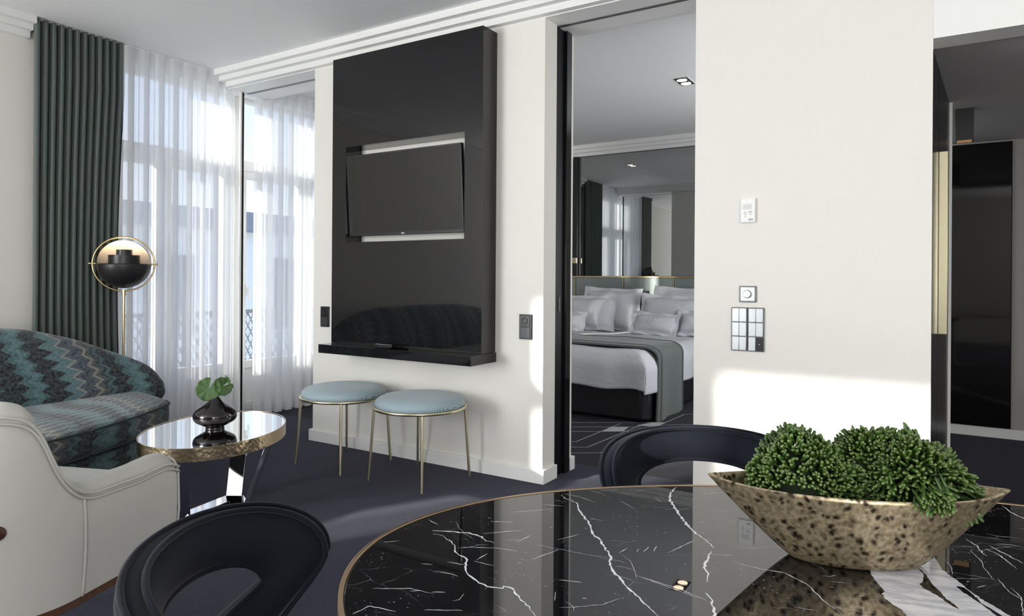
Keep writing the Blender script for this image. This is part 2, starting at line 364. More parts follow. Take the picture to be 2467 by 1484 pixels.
def bowl_mat():
    m = bpy.data.materials.new('mottled_bronze_glaze'); m.use_nodes = True; nt = m.node_tree; N, L = nt.nodes, nt.links
    b = N['Principled BSDF']; b.inputs['Metallic'].default_value = .8; b.inputs['Roughness'].default_value = .36
    t = N.new('ShaderNodeTexCoord'); n1 = N.new('ShaderNodeTexNoise'); n1.inputs['Scale'].default_value = 26; n1.inputs['Detail'].default_value = 5; L.new(t.outputs['Object'], n1.inputs[0])
    mv = N.new('ShaderNodeMix'); mv.data_type = 'RGBA'; mv.blend_type = 'ADD'; mv.inputs[0].default_value = .030; L.new(t.outputs['Object'], mv.inputs[6]); L.new(n1.outputs['Color'], mv.inputs[7])
    vo = N.new('ShaderNodeTexVoronoi'); vo.inputs['Scale'].default_value = 74; L.new(mv.outputs[2], vo.inputs[0])
    mr = N.new('ShaderNodeMapRange'); mr.inputs['From Min'].default_value = .18; mr.inputs['From Max'].default_value = .50; mr.inputs['To Min'].default_value = 1; mr.inputs['To Max'].default_value = 0; L.new(vo.outputs[0], mr.inputs[0])
    wm = N.new('ShaderNodeTexNoise'); wm.inputs['Scale'].default_value = 30; wm.inputs['Detail'].default_value = 3; L.new(t.outputs['Object'], wm.inputs[0])
    ms = N.new('ShaderNodeMapRange'); ms.inputs['From Min'].default_value = .42; ms.inputs['From Max'].default_value = .56; L.new(wm.outputs[0], ms.inputs[0])
    sxx = N.new('ShaderNodeSeparateXYZ'); L.new(t.outputs['Object'], sxx.inputs[0]); gx = N.new('ShaderNodeMapRange'); gx.inputs['From Min'].default_value = -.02; gx.inputs['From Max'].default_value = .05; gx.inputs['To Min'].default_value = .43; gx.inputs['To Max'].default_value = .57; L.new(sxx.outputs[0], gx.inputs[0])
    L.new(math_n(N, L, 'SUBTRACT', gx.outputs[0], .12), ms.inputs['From Min']); L.new(gx.outputs[0], ms.inputs['From Max'])
    f = math_n(N, L, 'MULTIPLY', mr.outputs[0], ms.outputs[0])
    base = N.new('ShaderNodeMix'); base.data_type = 'RGBA'; base.inputs[6].default_value = (.30, .235, .145, 1); base.inputs[7].default_value = (.56, .46, .31, 1)
    n3 = N.new('ShaderNodeTexNoise'); n3.inputs['Scale'].default_value = 140; n3.inputs['Detail'].default_value = 4; L.new(t.outputs['Object'], n3.inputs[0])
    m3 = N.new('ShaderNodeMapRange'); m3.inputs['From Min'].default_value = .35; m3.inputs['From Max'].default_value = .65; L.new(n3.outputs[0], m3.inputs[0]); L.new(m3.outputs[0], base.inputs[0])
    mx = N.new('ShaderNodeMix'); mx.data_type = 'RGBA'; mx.inputs[7].default_value = (.030, .020, .011, 1); L.new(f, mx.inputs[0]); L.new(base.outputs[2], mx.inputs[6]); L.new(mx.outputs[2], b.inputs['Base Color'])
    bp = N.new('ShaderNodeBump'); bp.inputs['Strength'].default_value = .35; bp.inputs['Distance'].default_value = .002; L.new(wm.outputs[0], bp.inputs['Height']); L.new(bp.outputs[0], b.inputs['Normal'])
    return m
M_bowl = bowl_mat()
def hammered(name, col, scale):
    m = mat(name, col, .22, metal=1); nt = m.node_tree; N, L = nt.nodes, nt.links
    t = N.new('ShaderNodeTexCoord'); vo = N.new('ShaderNodeTexVoronoi'); vo.feature = 'SMOOTH_F1'; vo.inputs['Scale'].default_value = scale; L.new(t.outputs['Object'], vo.inputs[0])
    bp = N.new('ShaderNodeBump'); bp.inputs['Strength'].default_value = .35; bp.inputs['Distance'].default_value = .004; L.new(vo.outputs[0], bp.inputs['Height']); L.new(bp.outputs[0], N['Principled BSDF'].inputs['Normal'])
    return m
M_hammer = hammered('hammered_brass', (.58, .46, .30), 70)
def plant_mat(name, a, b_, tip):
    m = bpy.data.materials.new(name); m.use_nodes = True; nt = m.node_tree; N, L = nt.nodes, nt.links
    b = N['Principled BSDF']; b.inputs['Roughness'].default_value = .38; b.inputs['Subsurface Weight'].default_value = .0
    t = N.new('ShaderNodeTexCoord'); s = N.new('ShaderNodeSeparateXYZ'); L.new(t.outputs['UV'], s.inputs[0])
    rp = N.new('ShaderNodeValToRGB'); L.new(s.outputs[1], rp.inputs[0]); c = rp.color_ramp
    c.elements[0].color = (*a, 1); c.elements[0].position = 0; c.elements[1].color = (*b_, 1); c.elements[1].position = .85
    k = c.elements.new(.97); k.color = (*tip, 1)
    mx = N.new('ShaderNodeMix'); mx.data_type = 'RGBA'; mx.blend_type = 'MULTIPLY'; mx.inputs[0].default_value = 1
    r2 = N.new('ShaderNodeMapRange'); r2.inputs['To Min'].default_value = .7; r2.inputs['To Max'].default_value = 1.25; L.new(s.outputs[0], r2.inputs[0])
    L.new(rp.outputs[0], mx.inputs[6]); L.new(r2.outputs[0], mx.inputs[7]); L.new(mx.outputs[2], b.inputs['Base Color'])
    return m
M_plant = plant_mat('fleshy_green_stems', (.018, .045, .006), (.058, .120, .017), (.13, .17, .06))
M_leaf = mat('scalloped_leaf_green', (.07, .15, .04), .5, noise=((60, 60, 60), .2, (.045, .10, .028)))

# ------------------------------------------------------------------ the setting
YT = 3.45          # living face of the partition
XW = -5.0          # inner face of the window wall
HC, HK = 2.857, 2.73
def st(o): o['kind'] = 'structure'; return o

b = MB()                                              # one floor: navy carpet, charcoal carpet, its pale pattern
b.box(-5.2, 4.0, -3.55, 3.95, -.08, 0)
b.mi = 1; b.box(-5.2, 0, 3.95, 7.8, -.08, 0)
b.mi = 0; b.box(0, 1.5, 3.95, 6.5, -.08, 0)
b.mi = 2
def strip(mb, pts, wd, z):
    for i in range(len(pts)-1):
        p, q = Vector(pts[i]), Vector(pts[i+1]); d = (q-p).normalized(); n = Vector((-d.y, d.x))*wd/2
        a = [p+n-d*wd/2, p-n-d*wd/2, q-n+d*wd/2, q+n+d*wd/2]
        mb.add([(k.x, k.y, z) for k in a], [(0, 1, 2, 3)])
for k, l in enumerate([[(-3.3, 4.55), (-2.567, 5.037), (-2.097, 5.352)], [(-3.3, 4.36), (-2.491, 4.888), (-2.0, 5.21)], [(-3.3, 4.17), (-2.417, 4.743), (-1.953, 5.052), (-1.35, 5.46)],
          [(-3.2, 3.98), (-2.263, 4.442), (-2.22, 4.471), (-2.19, 5.239)], [(-2.5, 4.1), (-2.189, 4.298), (-2.077, 4.372), (-2.024, 5.306)],
          [(-2.35, 4.0), (-2.116, 4.155), (-1.935, 4.275), (-1.9, 5.286), (-1.862, 5.918), (-1.3, 6.35)]]):
    strip(b, l, .009, .0006+.0002*k)
for l in [[(-2.201, 4.887), (-2.205, 5.08), (-2.082, 5.161), (-2.056, 4.983)], [(-2.052, 5.238), (-1.987, 5.426), (-1.882, 5.496), (-1.896, 5.286)]]:
    b.add([(x, y, .0021) for x, y in l], [(0, 1, 2, 3)])
st(b.make('floor', [M_carpet, M_carpet2, M_carpetline], smooth=False))

b = MB(); b.box(-5.2, 4.0, -3.55, 3.6, HC, HC+.1); b.box(-5.2, 0, 3.6, 7.8, HC, HC+.1); b.mi = 1; b.box(0, 1.5, 3.61, 6.5, 2.29, 2.38)
st(b.make('ceiling', [M_ceil, M_corrceil], smooth=False))

def wall(name, boxes, m=M_wall, bevel=0):
    b = MB()
    for q in boxes: b.box(*q)
    return st(b.make(name, m, smooth=False, merge=False, bevel=bevel))
ZK, ZH = .10, 2.755
wall('wall_left', [(-5.25, XW, -3.55, -3.02, 0, HC), (-5.25, XW, -1.93, 2.60, 0, HC), (-5.25, XW, 4.95, 7.8, 0, HC),
                   (-5.25, XW, -3.02, -1.93, ZH, HC), (-5.25, XW, 2.60, 4.95, ZH, HC)])
wall('wall_partition', [(-3.87, -1.93, YT, 3.597, 0, HK), (-3.87, -2.05, 3.597, 3.775, 0, HK), (-3.87, -1.93, 3.775, 3.82, 0, HK)])
wall('wall_switches', [(-1.04, -.001, YT, 3.60, 0, HK), (-1.04, -.001, 3.60, 3.72, 0, HK)])
wall('wall_header', [(-5.0, 0, YT, 3.61, HK, HC), (-5.0, 0, 3.632, 3.80, HK, HC), (-5.0, 0, 3.60, 3.64, HK+.02, HC), (0, 4.0, YT, 3.61, 2.255, HC)], M_trim)
wall('wall_front', [(1.5, 4.0, YT, 3.61, 0, 2.255)])
wall('wall_rear', [(-5.0, -4.86, -3.55, -3.35, 0, HC), (-3.54, 1.7, -3.55, -3.35, 0, HC), (3.8, 4.0, -3.55, -3.35, 0, HC), (1.7, 3.8, -3.55, -3.35, 2.7, HC), (1.7, 3.8, -3.55, -3.35, 0, .12), (-4.86, -3.54, -3.55, -3.35, ZH, HC)])
wall('wall_right', [(4.0, 4.2, -3.55, 3.61, 0, HC)])
wall('wall_bedroom_far', [(-5.2, 0, 7.68, 7.8, 0, HC)])
wall('wall_bedroom_right', [(-.12, -.03, 3.72, 4.84, 0, HC), (-.12, -.03, 6.56, 7.68, 0, HC), (-.12, -.03, 4.84, 6.56, 0, .5), (-.12, -.03, 4.84, 6.56, 2.5, HC)])
wall('window_6', [(-.14, -.03, 4.80, 4.86, .46, 2.54), (-.14, -.03, 6.54, 6.60, .46, 2.54), (-.14, -.03, 4.86, 6.54, .46, .52), (-.14, -.03, 4.86, 6.54, 2.48, 2.54)], M_frame)  # invented frame and opening, unseen, built around the added bedroom fill light
wall('wall_corridor_far', [(-.03, 1.5, 6.4, 6.5, 0, 2.29)], M_taupe)
wall('wall_corridor_right', [(1.5, 1.6, 3.61, 6.5, 0, 2.29)], M_taupe)

# corridor side: gloss black wardrobe doors running away, pale post at the end
def along(t, x0=.0, y0=3.72, x1=.086, y1=4.90): return (lerp(x0, x1, t), lerp(y0, y1, t))
d0 = thing('wardrobe', 'tall gloss black wardrobe front along the dim corridor with long brass pull', 'wardrobe', (along(0)[0], along(0)[1], 0))
off = (along(0)[0], along(0)[1], 0)
def slab(t0, t1, z0, z1, th, o):
    (xa, ya), (xb, yb) = along(t0), along(t1); b = MB(off)
    b.prism([(xa+o, ya), (xb+o, yb), (xb+o-th, yb), (xa+o-th, ya)], z0, z1); return b
slab(0, .27, .0, 2.285, .03, 0).make('door_panel', M_lac4, d0, bevel=.0015)
slab(.28, 1, .0, 2.285, .03, 0).make('door_panel', M_lac4, d0, bevel=.0015)
h = slab(.31, .345, .93, 1.865, .041, .0415).make('pull_handle', M_palebrass, d0, bevel=.002); tag(h, 'long pale brass pull handle')
b = MB(); b.prism([(.080, 4.90), (.101, 4.90), (.101, 5.0), (.080, 5.0)], 0, 2.29); b.box(-.03, .080, 4.93, 5.0, 0, 2.29)
st(b.make('trim_1', M_trim, smooth=False))
b = MB(); b.box(-.03, 1.5, 6.375, 6.4, 0, .075); st(b.make('baseboard_corridor', M_trim, smooth=False))
t = thing('black_panel_door', 'black gloss flush panel on the far wall at the end of the corridor', 'door panel', (.32, 6.36, 0))
b = MB((.32, 6.36, 0)); b.box(.125, .512, 6.352, 6.372, .085, 2.27); b.make('gloss_face', M_lac3, t, bevel=.002)
b = MB((.32, 6.36, 0)); b.box(.12, .517, 6.372, 6.385, .08, 2.275); b.make('frame', M_blackmetal, t)

# ceiling mouldings: three stepped fillets
def cornice(name, segs):
    b = MB()
    for q in segs: b.box(*q)
    return st(b.make(name, M_trim, smooth=False, merge=False))
cornice('trim_2', [(-4.86+.0, 4.0, YT-.045, YT, 2.735, HC), (-4.90, 4.0, YT-.09, YT, 2.775, HC), (-4.94, 4.0, YT-.135, YT, 2.812, HC)])
cornice('trim_3', [(XW, XW+.045, -1.7, 2.05, 2.735, HC), (XW, XW+.09, -1.7, 2.05, 2.775, HC), (XW, XW+.135, -1.7, 2.05, 2.812, HC)])
cornice('trim_4', [(-5.0, -.12, 7.68-.045, 7.68, 2.735, HC), (-5.0, -.12, 7.68-.09, 7.68, 2.775, HC), (-5.0, -.12, 7.68-.135, 7.68, 2.812, HC)])
cornice('trim_5', [(XW, XW+.045, 5.15, 7.6, 2.735, HC), (XW, XW+.09, 5.15, 7.6, 2.775, HC), (XW, XW+.135, 5.15, 7.6, 2.812, HC)])
cornice('trim_6', [(-4.86, -.12, 3.80, 3.845, 2.735, HC), (-4.86, -.12, 3.80, 3.89, 2.775, HC), (-4.86, -.12, 3.80, 3.935, 2.812, HC)])
b = MB(); b.box(-4.87, -3.87, 3.608, 3.634, HK-.003, HK+.02); b.box(-1.93, -1.04, 3.608, 3.634, HK-.003, HK+.02)
st(b.make('trim_7', M_darkalu, smooth=False, merge=False))

def base(name, x0, x1, y0, y1):
    b = MB(); b.box(x0, x1, y0, y1, 0, .082); return st(b.make(name, M_trim, bevel=.003))
base('baseboard_partition', -3.892, -1.91, YT-.02, 3.60)
base('baseboard_partition_rear', -3.892, -1.912, 3.776, 3.84)
base('baseboard_switches', -1.06, 0.0, YT-.02, 3.60)
base('baseboard_left', XW, XW+.018, -1.78, 2.6)
base('baseboard_bedroom', -5, -.12, 7.66, 7.68)

# pocket doors: black edges showing in the right end of the partition
b = MB(); b.box(-2.04, -1.934, 3.599, 3.702, 0, HK); b.mi = 1; b.box(-2.04, -1.916, 3.706, 3.772, 0, HK)
o = st(b.make('door_1', [M_doorblack, M_lac], bevel=.002, merge=False))
hb = MB(); hb.box(-1.934, -1.930, 3.64, 3.66, 1.0, 1.09); hb.make('edge_pull', M_blackmetal, o, bevel=.001)
b = MB(); b.box(-4.885, -4.868, 3.55, 3.565, 0, HK); b.mi = 1; b.box(-4.885, -4.868, 3.568, 3.584, 0, HK)
st(b.make('door_2', [M_frame, M_lac], smooth=False, merge=False))

# windows
def window(n, y0, y1, split=None, handle=None):
    X0, X1 = -5.16, -5.09
    root = MB()
    root.box(X0, X1, y0, y0+.05, 0, ZH); root.box(X0, X1, y1-.05, y1, 0, ZH)
    root.box(X0, X1, y0+.05, y1-.05, ZH-.035, ZH); root.box(X0, X1, y0+.05, y1-.05, 2.12, 2.21); root.box(X0, X1, y0+.05, y1-.05, 0, .03)
    o = st(root.make('window_%d' % n, M_frame, bevel=.004, merge=False))
    g = MB(); g.box(-5.125, -5.119, y0+.05, y1-.05, 2.21, ZH-.035); g.make('top_pane', M_glass, o, smooth=False)
    ys = [y0+.05, split, y1-.05] if split else [y0+.05, y1-.05]
    for a, c in zip(ys[:-1], ys[1:]):
        l = MB()
        l.box(-5.15, -5.085, a+.004, a+.064, .03, 2.118); l.box(-5.15, -5.085, c-.064, c-.004, .03, 2.118)
        l.box(-5.15, -5.085, a+.064, c-.064, 2.055, 2.118); l.box(-5.15, -5.085, a+.064, c-.064, .03, .11)
        l.box(-5.15, -5.085, a+.064, c-.064, .40, .465); l.box(-5.13, -5.105, a+.064, c-.064, .11, .40)
        lo = l.make('casement', M_frame, o, bevel=.004, merge=False)
        p = MB(); p.box(-5.122, -5.116, a+.064, c-.064, .465, 2.055); p.make('pane', M_glass, lo, smooth=False)
    if handle:
        h = MB(); h.lathe([(.0, 0), (.012, 0), (.012, .03), (0, .03)], 14)
        h = MB(); h.box(-5.085, -5.075, handle-.012, handle+.012, 1.04, 1.14); h.tube([(-5.08, handle, 1.10), (-5.05, handle, 1.10), (-5.045, handle+.004, 1.09), (-5.045, handle+.004, 0.99)], .008, 10)
        h.make('handle', M_white, o, auto=40)
    return o
window(1, 2.60, 3.66, 3.03)
window(2, 3.66, 4.95, 4.42, 3.775)
window(3, -3.02, -1.93)
b = MB()
for x in (1.7, 2.72, 3.74): b.box(x, x+.06, -3.50, -3.42, .12, 2.7)
b.box(1.76, 3.74, -3.50, -3.42, 2.62, 2.7); b.box(1.76, 3.74, -3.50, -3.42, .12, .18)
o = st(b.make('window_5', M_frame, smooth=False, merge=False)); g = MB(); g.box(1.76, 3.74, -3.463, -3.457, .18, 2.62); g.make('pane', M_glass, o, smooth=False)
b = MB()
for x in (-4.86, -3.60): b.box(x, x+.06, -3.50, -3.42, 0, ZH)
b.box(-4.80, -3.60, -3.50, -3.42, ZH-.04, ZH); b.box(-4.80, -3.60, -3.50, -3.42, .0, .10); b.box(-4.80, -3.60, -3.49, -3.43, 2.12, 2.19)
o = st(b.make('window_4', M_frame, smooth=False, merge=False)); g = MB(); g.box(-4.80, -3.60, -3.463, -3.457, .10, ZH-.04); g.make('pane', M_glass, o, smooth=False)

# outside: balcony, lattice railing, the white building and hill beyond
b = MB(); b.box(-6.6, -5.25, -6, 9, -.12, -.02); st(b.make('balcony_slab', M_plaster, smooth=False))
rl = thing('balcony_railing', 'dark lattice balcony railing seen past the window frame beside the sheer curtain', 'railing', (-6.4, 4.0, 0))
b = MB((-6.4, 4.0, 0)); b.box(-6.43, -6.37, 1.0, 8.0, .80, .84); b.box(-6.42, -6.38, 1.0, 8.0, .22, .25)
for y in (1.0, 4.0, 7.96): b.box(-6.42, -6.38, y, y+.04, -.02, .84)
b.make('rail', M_roof, rl, smooth=False, merge=False)
b = MB((-6.4, 4.0, 0))
y = 2.0
while y < 7.6:
    for s in (1, -1):
        ya, yb = (y, y+.30) if s > 0 else (y+.30, y)
        zs = [(.25, ya, .525, .5*(ya+yb)), (.525, .5*(ya+yb), .80, yb)]
        for z0, p, z1, q in zs: b.tube([(-6.40, p, z0), (-6.40, q, z1)], .008, 4)
    y += .075
b.make('lattice', M_roof, rl, smooth=False, merge=False)
bd = thing('neighbouring_building', 'white building with slate roof across the street behind the window', 'building', (-16, 6, 0))
b = MB((-16, 6, 0)); b.box(-20, -15, -8, 30, -8, 2.35); b.make('wall', M_plaster, bd, smooth=False)
b = MB((-16, 6, 0)); b.extr([(-14.7, 2.35), (-17.5, 3.15), (-20.3, 2.35)], 'y', -8, 30); b.make('roof', M_roof, bd, smooth=False)
for k in range(9):
    f = MB((-16, 6, 0)); y = -5+k*3.4; f.box(-15.02, -14.97, y, y+1.1, -.2, 1.7); f.make('window', M_roof, bd, smooth=False)
b = MB(); b.grid(lambda u, v: (-60-14*sin(pi*v), -40+120*u, -10+ (13+3.5*sin(7*u)+2*sin(17*u))*sin(pi*.5*v)), 40, 10)
tag(b.make('wooded_hill', M_hill), 'green wooded hillside rising beyond the rooftops outside the window', 'hill', kind='structure')

# ------------------------------------------------------------------ curtains
def pleats(name, label, x, y0, y1, z0, z1, lam, amp, m, over=.25, seed=1, hem=True, group=None, gather=0, flat=0):
    rnd = random.Random(seed); n = max(1, round((y1-y0)/lam)); ph = [rnd.uniform(-.3, .3) for _ in range(n+2)]; am = [rnd.uniform(.8, 1.15) for _ in range(n+2)]
    per = 14; NU = n*per; yc = .5*(y0+y1)
    root = thing(name, label, 'curtain', (x, yc, 0), group=group); b = MB((x, yc, 0))
    def f(u, v):
        k = u*n; i = int(min(k, n-1)); a = 2*pi*(k) ; z = lerp(z0, z1, v)
        A = amp*(1+.5*(am[i]-1))
        w_ = 1.0
        yy = y0 + (y1-y0)*u - over*lam*sin(2*a)*.5 + .0*ph[i]
        if gather: yy += gather*sin(pi*min(1, v*1.15))*(u)*-.10 
        xx = x + A*sin(a)
        if flat and u > 1-flat: q = (u-(1-flat))/flat; xx = lerp(xx, x+amp*.9, sstep(q*3)); 
        return (xx, yy, z)
    b.grid(f, NU, 24); b.make('fabric', m, root)
    if hem:
        h = MB((x, yc, 0)); h.grid(lambda u, v: tuple(a+d for a, d in zip(f(u, 0), (.003, 0, .10*v))), NU, 1); h.make('hem', m, root)
    tr = MB((x, yc, 0)); tr.box(x-.012, x+.012, y0, y1, z1, HC-.001); tr.make('track', M_white, root, smooth=False)
    return root
pleats('velvet_curtain', 'long dark green velvet curtain beside the sofa and floor lamp', -4.915, 2.055, 2.63, .01, HC-.005, .047, .032, M_curtain, .30, 3, hem=False, gather=.4)
pleats('sheer_curtain', 'white sheer curtain hanging between the green velvet curtain and the pocket door edge', -4.915, 2.62, 3.53, .012, HC-.012, .113, .034, M_sheer, .42, 5)
pleats('sheer_curtain', 'white sheer curtain of the bedroom seen between the door edge and the television wall', -4.915, 3.72, 4.50, .012, HC-.012, .118, .032, M_sheer, .42, 8)
pleats('velvet_curtain', 'dark green velvet curtain of the bedroom, seen in the mirror over the headboard', -4.915, 4.48, 5.15, .01, HC-.005, .050, .032, M_curtain, .3, 9, hem=False)
pleats('sheer_curtain', 'white sheer curtain over the window far behind the sofa, near the rear wall', -4.93, -3.0, -1.99, .012, HC-.03, .16, .012, M_sheer2, .3, 15)

rs = thing('sheer_curtain', 'fine white sheer curtain over the tall window in the rear wall corner', 'curtain', (-4.15, -3.30, 0)); b = MB((-4.15, -3.30, 0))
b.grid(lambda u, v: (lerp(-4.86, -3.52, u), -3.30+.014*sin(2*pi*u*9), lerp(.012, HC-.03, v)), 126, 8); b.make('fabric', M_sheer2, rs)
b = MB((-4.15, -3.30, 0)); b.box(-4.86, -3.52, -3.31, -3.29, HC-.03, HC-.016); b.make('track', M_white, rs, smooth=False)

# ------------------------------------------------------------------ television wall
def text_mb(body, size, ext=.0006):
    cu_ = bpy.data.curves.new('t', 'FONT'); cu_.body = body; cu_.size = size; cu_.extrude = ext; cu_.align_x = 'CENTER'; cu_.align_y = 'CENTER'
    o = bpy.data.objects.new('t', cu_); COL.objects.link(o); dg = bpy.context.evaluated_depsgraph_get(); dg.update()
    me = bpy.data.meshes.new_from_object(o.evaluated_get(dg)); COL.objects.unlink(o); bpy.data.objects.remove(o)
    return [v.co.copy() for v in me.vertices], [tuple(p.vertices) for p in me.polygons]
P0 = (-2.89, 3.45, .69)
pn = thing('lacquer_wall_unit', 'tall black lacquer wall unit with television cut-out and a shelf at its foot', 'wall unit', P0)
b = MB(P0); X0, X1, Z0, Z1 = -3.522, -2.265, .749, 2.70; x0, x1, z0, z1 = -3.392, -2.397, 1.438, 2.085
b.box(X0, x0, 3.30, YT, Z0, Z1); b.box(x1, X1, 3.30, YT, Z0, Z1); b.box(x0, x1, 3.30, YT, z1, Z1); b.box(x0, x1, 3.30, YT, Z0, z0)
b.v = b.v; b.make('lacquer_panel', M_lac, pn, smooth=False)
b = MB(P0); b.box(-3.518, -2.256, 3.18, YT, .69, .748); b.make('shelf', M_lac, pn, bevel=.0012)

tv = thing('television', 'flat black television tilted forward in the cut-out of the black panel', 'television', (-2.905, 3.336, 1.752))
tlt = math.atan2(.036, .535)
def tvp(b):    # tilt about X, top towards the viewer
    for i, p in enumerate(b.v):
        y, z = p.y, p.z; b.v[i] = Vector((p.x, y*cos(tlt)-z*sin(tlt), y*sin(tlt)+z*cos(tlt)))
    return b
W2, H2 = .484, .272
b = MB(); b.box(-W2, W2, -.022, .006, -H2, H2); b.box(-W2+.05, W2-.05, .006, .04, -H2+.02, H2-.12); tvp(b).make('housing', M_black, tv, bevel=.003)
M_screen = mat('television_screen', (.006, .006, .005), .06, ior=1.62)
b = MB(); b.box(-W2+.009, W2-.009, -.0228, -.0218, -H2+.02, H2-.009); tvp(b).make('screen', M_screen, tv, smooth=False)
b = MB(); b.box(-.09, .09, .04, .070, -.09, .09); b.box(-.03, .03, .07, .105, -.03, .03); b.box(-.10, .10, .100, .112, -.11, .11); b.make('mount', M_blackmetal, tv, bevel=.002, merge=False)
M_logo = mat('logo_silver', (.75, .75, .75), .3)
vs, fs = text_mb('LG', .013); b = MB(); b.add([(v.x+.006, -.0232-v.z, v.y-H2+.0105) for v in vs], fs)
b.tube([(-.0075+.005*cos(a*pi/8), -.0236, -H2+.0105+.005*sin(a*pi/8)) for a in range(16)], .0008, 6, closed=True); b.add([(-.0075+.0045*cos(a*pi/8), -.0234, -H2+.0105+.0045*sin(a*pi/8)) for a in range(16)], [tuple(range(16))])
tvp(b).make('logo', M_logo, tv, smooth=False, merge=False)

rc = thing('remote_control', 'black remote control with small buttons lying on the black shelf', 'remote control', (-2.97, 3.232, .748), .04)
b = MB(); b.grid(lambda u, v: (lerp(-.075, .075, u), (.02-.004*(2*u-1)**2)*sin(2*pi*v), .011+.004*(2*u-1)**2+.009*cos(2*pi*v)*(1 if cos(2*pi*v) > 0 else 1)), 20, 20, cv=True); b.make('body', M_black, rc)
b = MB()
for i in range(11):
    for j in range(3): b.lathe([(.0, .0), (.0035, 0), (.003, .003), (0, .0035)], 8, c=(-.062+i*.011, -.010+j*.010, .0215+.004*((-.062+i*.011)/.075)**2))
b.make('buttons', mat('button_grey', (.25, .26, .28), .4), rc)

# ------------------------------------------------------------------ wall plates
def socket(x, label):
    s = thing('wall_socket', label, 'socket', (x, YT, .914), group=None)
    b = MB(); b.box(-.042, .042, -.012, 0, -.074, .074); b.make('plate', M_black, s, bevel=.002)
    for k in (1, -1):
        b = MB(); b.box(-.033, .033, -.016, -.011, k*.035-.032, k*.035+.032); i = b.make('insert', M_black, s, bevel=.002)
        if k < 0: tag(i, 'slightly lighter lower insert'); i.data.materials[0] = mat('dark_grey_plastic', (.035, .036, .042), .4)
        c = MB(); c.lathe([(.020, 0), (.020, -.003), (.017, -.003), (.017, 0)], 24); c.v = [Vector((p.x, p.z-.0155, p.y+k*.035)) for p in c.v]
        if k > 0: c.make('ring', M_black, i)
socket(-3.742, 'black double wall socket on the white wall left of the black panel')
socket(-2.046, 'black double wall socket on the white wall right of the black panel')
t = thing('thermostat', 'small white thermostat with display mounted high on the white wall', 'thermostat', (-.772, YT, 1.543))
b = MB(); b.box(-.0355, .0355, -.018, 0, -.060, .060); b.make('housing', M_white, t, bevel=.004)
M_lcd = mat('pale_display', (.66, .69, .68), .2); M_greyprint = mat('grey_print', (.42, .42, .43), .5); M_btn = mat('pale_button', (.72, .72, .72), .4)
b = MB(); b.box(-.024, .020, -.0195, -.0175, .006, .034); b.make('display_frame', M_btn, t, bevel=.001)
b = MB(); b.box(-.019, .015, -.0205, -.019, .011, .029); b.make('display', M_lcd, t, smooth=False)
b = MB()
for x_, z_ in [(-.012, -.004), (-.017, -.012), (-.007, -.012), (-.012, -.020), (-.012, -.030)]: b.lathe([(0, -.0), (.0035, 0), (.0035, .0015), (0, .0015)], 12, c=(x_, z_, 0))
b.v = [Vector((p.x, -.018-p.z, p.y)) for p in b.v]; b.make('buttons', M_btn, t)
b = MB(); b.box(.004, .022, -.0186, -.0179, -.010, -.004); b.box(.008, .011, -.0186, -.0179, -.022, -.015); b.box(.015, .018, -.0186, -.0179, -.022, -.015); b.box(.004, .026, -.0186, -.0179, -.050, -.040); b.make('print', M_greyprint, t, smooth=False, merge=False)
t = thing('dimmer_switch', 'square aluminium dimmer with a round knob, above the switch panel', 'dimmer', (-.771, YT, 1.131))
b = MB(); b.box(-.040, .040, -.010, 0, -.040, .040); b.make('frame', M_darkalu, t, bevel=.002)
b = MB(); b.box(-.034, .034, -.013, -.009, -.034, .034); b.make('plate', M_alu, t, bevel=.001)
b = MB(); b.lathe([(.0, -.026), (.017, -.026), (.0185, -.024), (.0185, -.012), (0, -.012)], 32); b.v = [Vector((p.x-.002, p.z, p.y)) for p in b.v]; b.make('knob', M_alu, t, auto=40)
b = MB(); b.lathe([(.0195, -.0136), (.021, -.0136), (.021, -.012), (.0195, -.012)], 32, cap=False); b.v = [Vector((p.x-.002, p.z, p.y)) for p in b.v]; b.make('knob_ring', M_darkalu, t)
for cx_, lab in ((-.8105, 'left half of the aluminium switch panel, all six rockers silver'), (-.7315, 'right half of the aluminium switch panel, with one black key at the bottom')):
    t = thing('switch_panel', lab, 'light switch', (cx_, YT, .957), group='switch panels below the dimmer')
    b = MB(); b.box(-.0385, .0385, -.010, 0, -.108, .108); b.make('frame', M_darkalu, t, bevel=.002)
    for r_ in range(3):
        zc = .0705-r_*.0705
        for s_ in (-1, 1):
            blk = cx_ > -.78 and r_ == 2 and s_ == 1
            b = MB(); b.box(s_*.0172-.0165, s_*.0172+.0165, -.0145, -.009, zc-.033, zc+.033)
            o = b.make('rocker', M_black if blk else M_alu, t, bevel=.0012)
            if blk:
                tag(o, 'black rocker key'); c = MB(); c.box(.0135, .021, -.0152, -.0144, zc-.002, zc); c.make('mark', M_white, o, smooth=False)

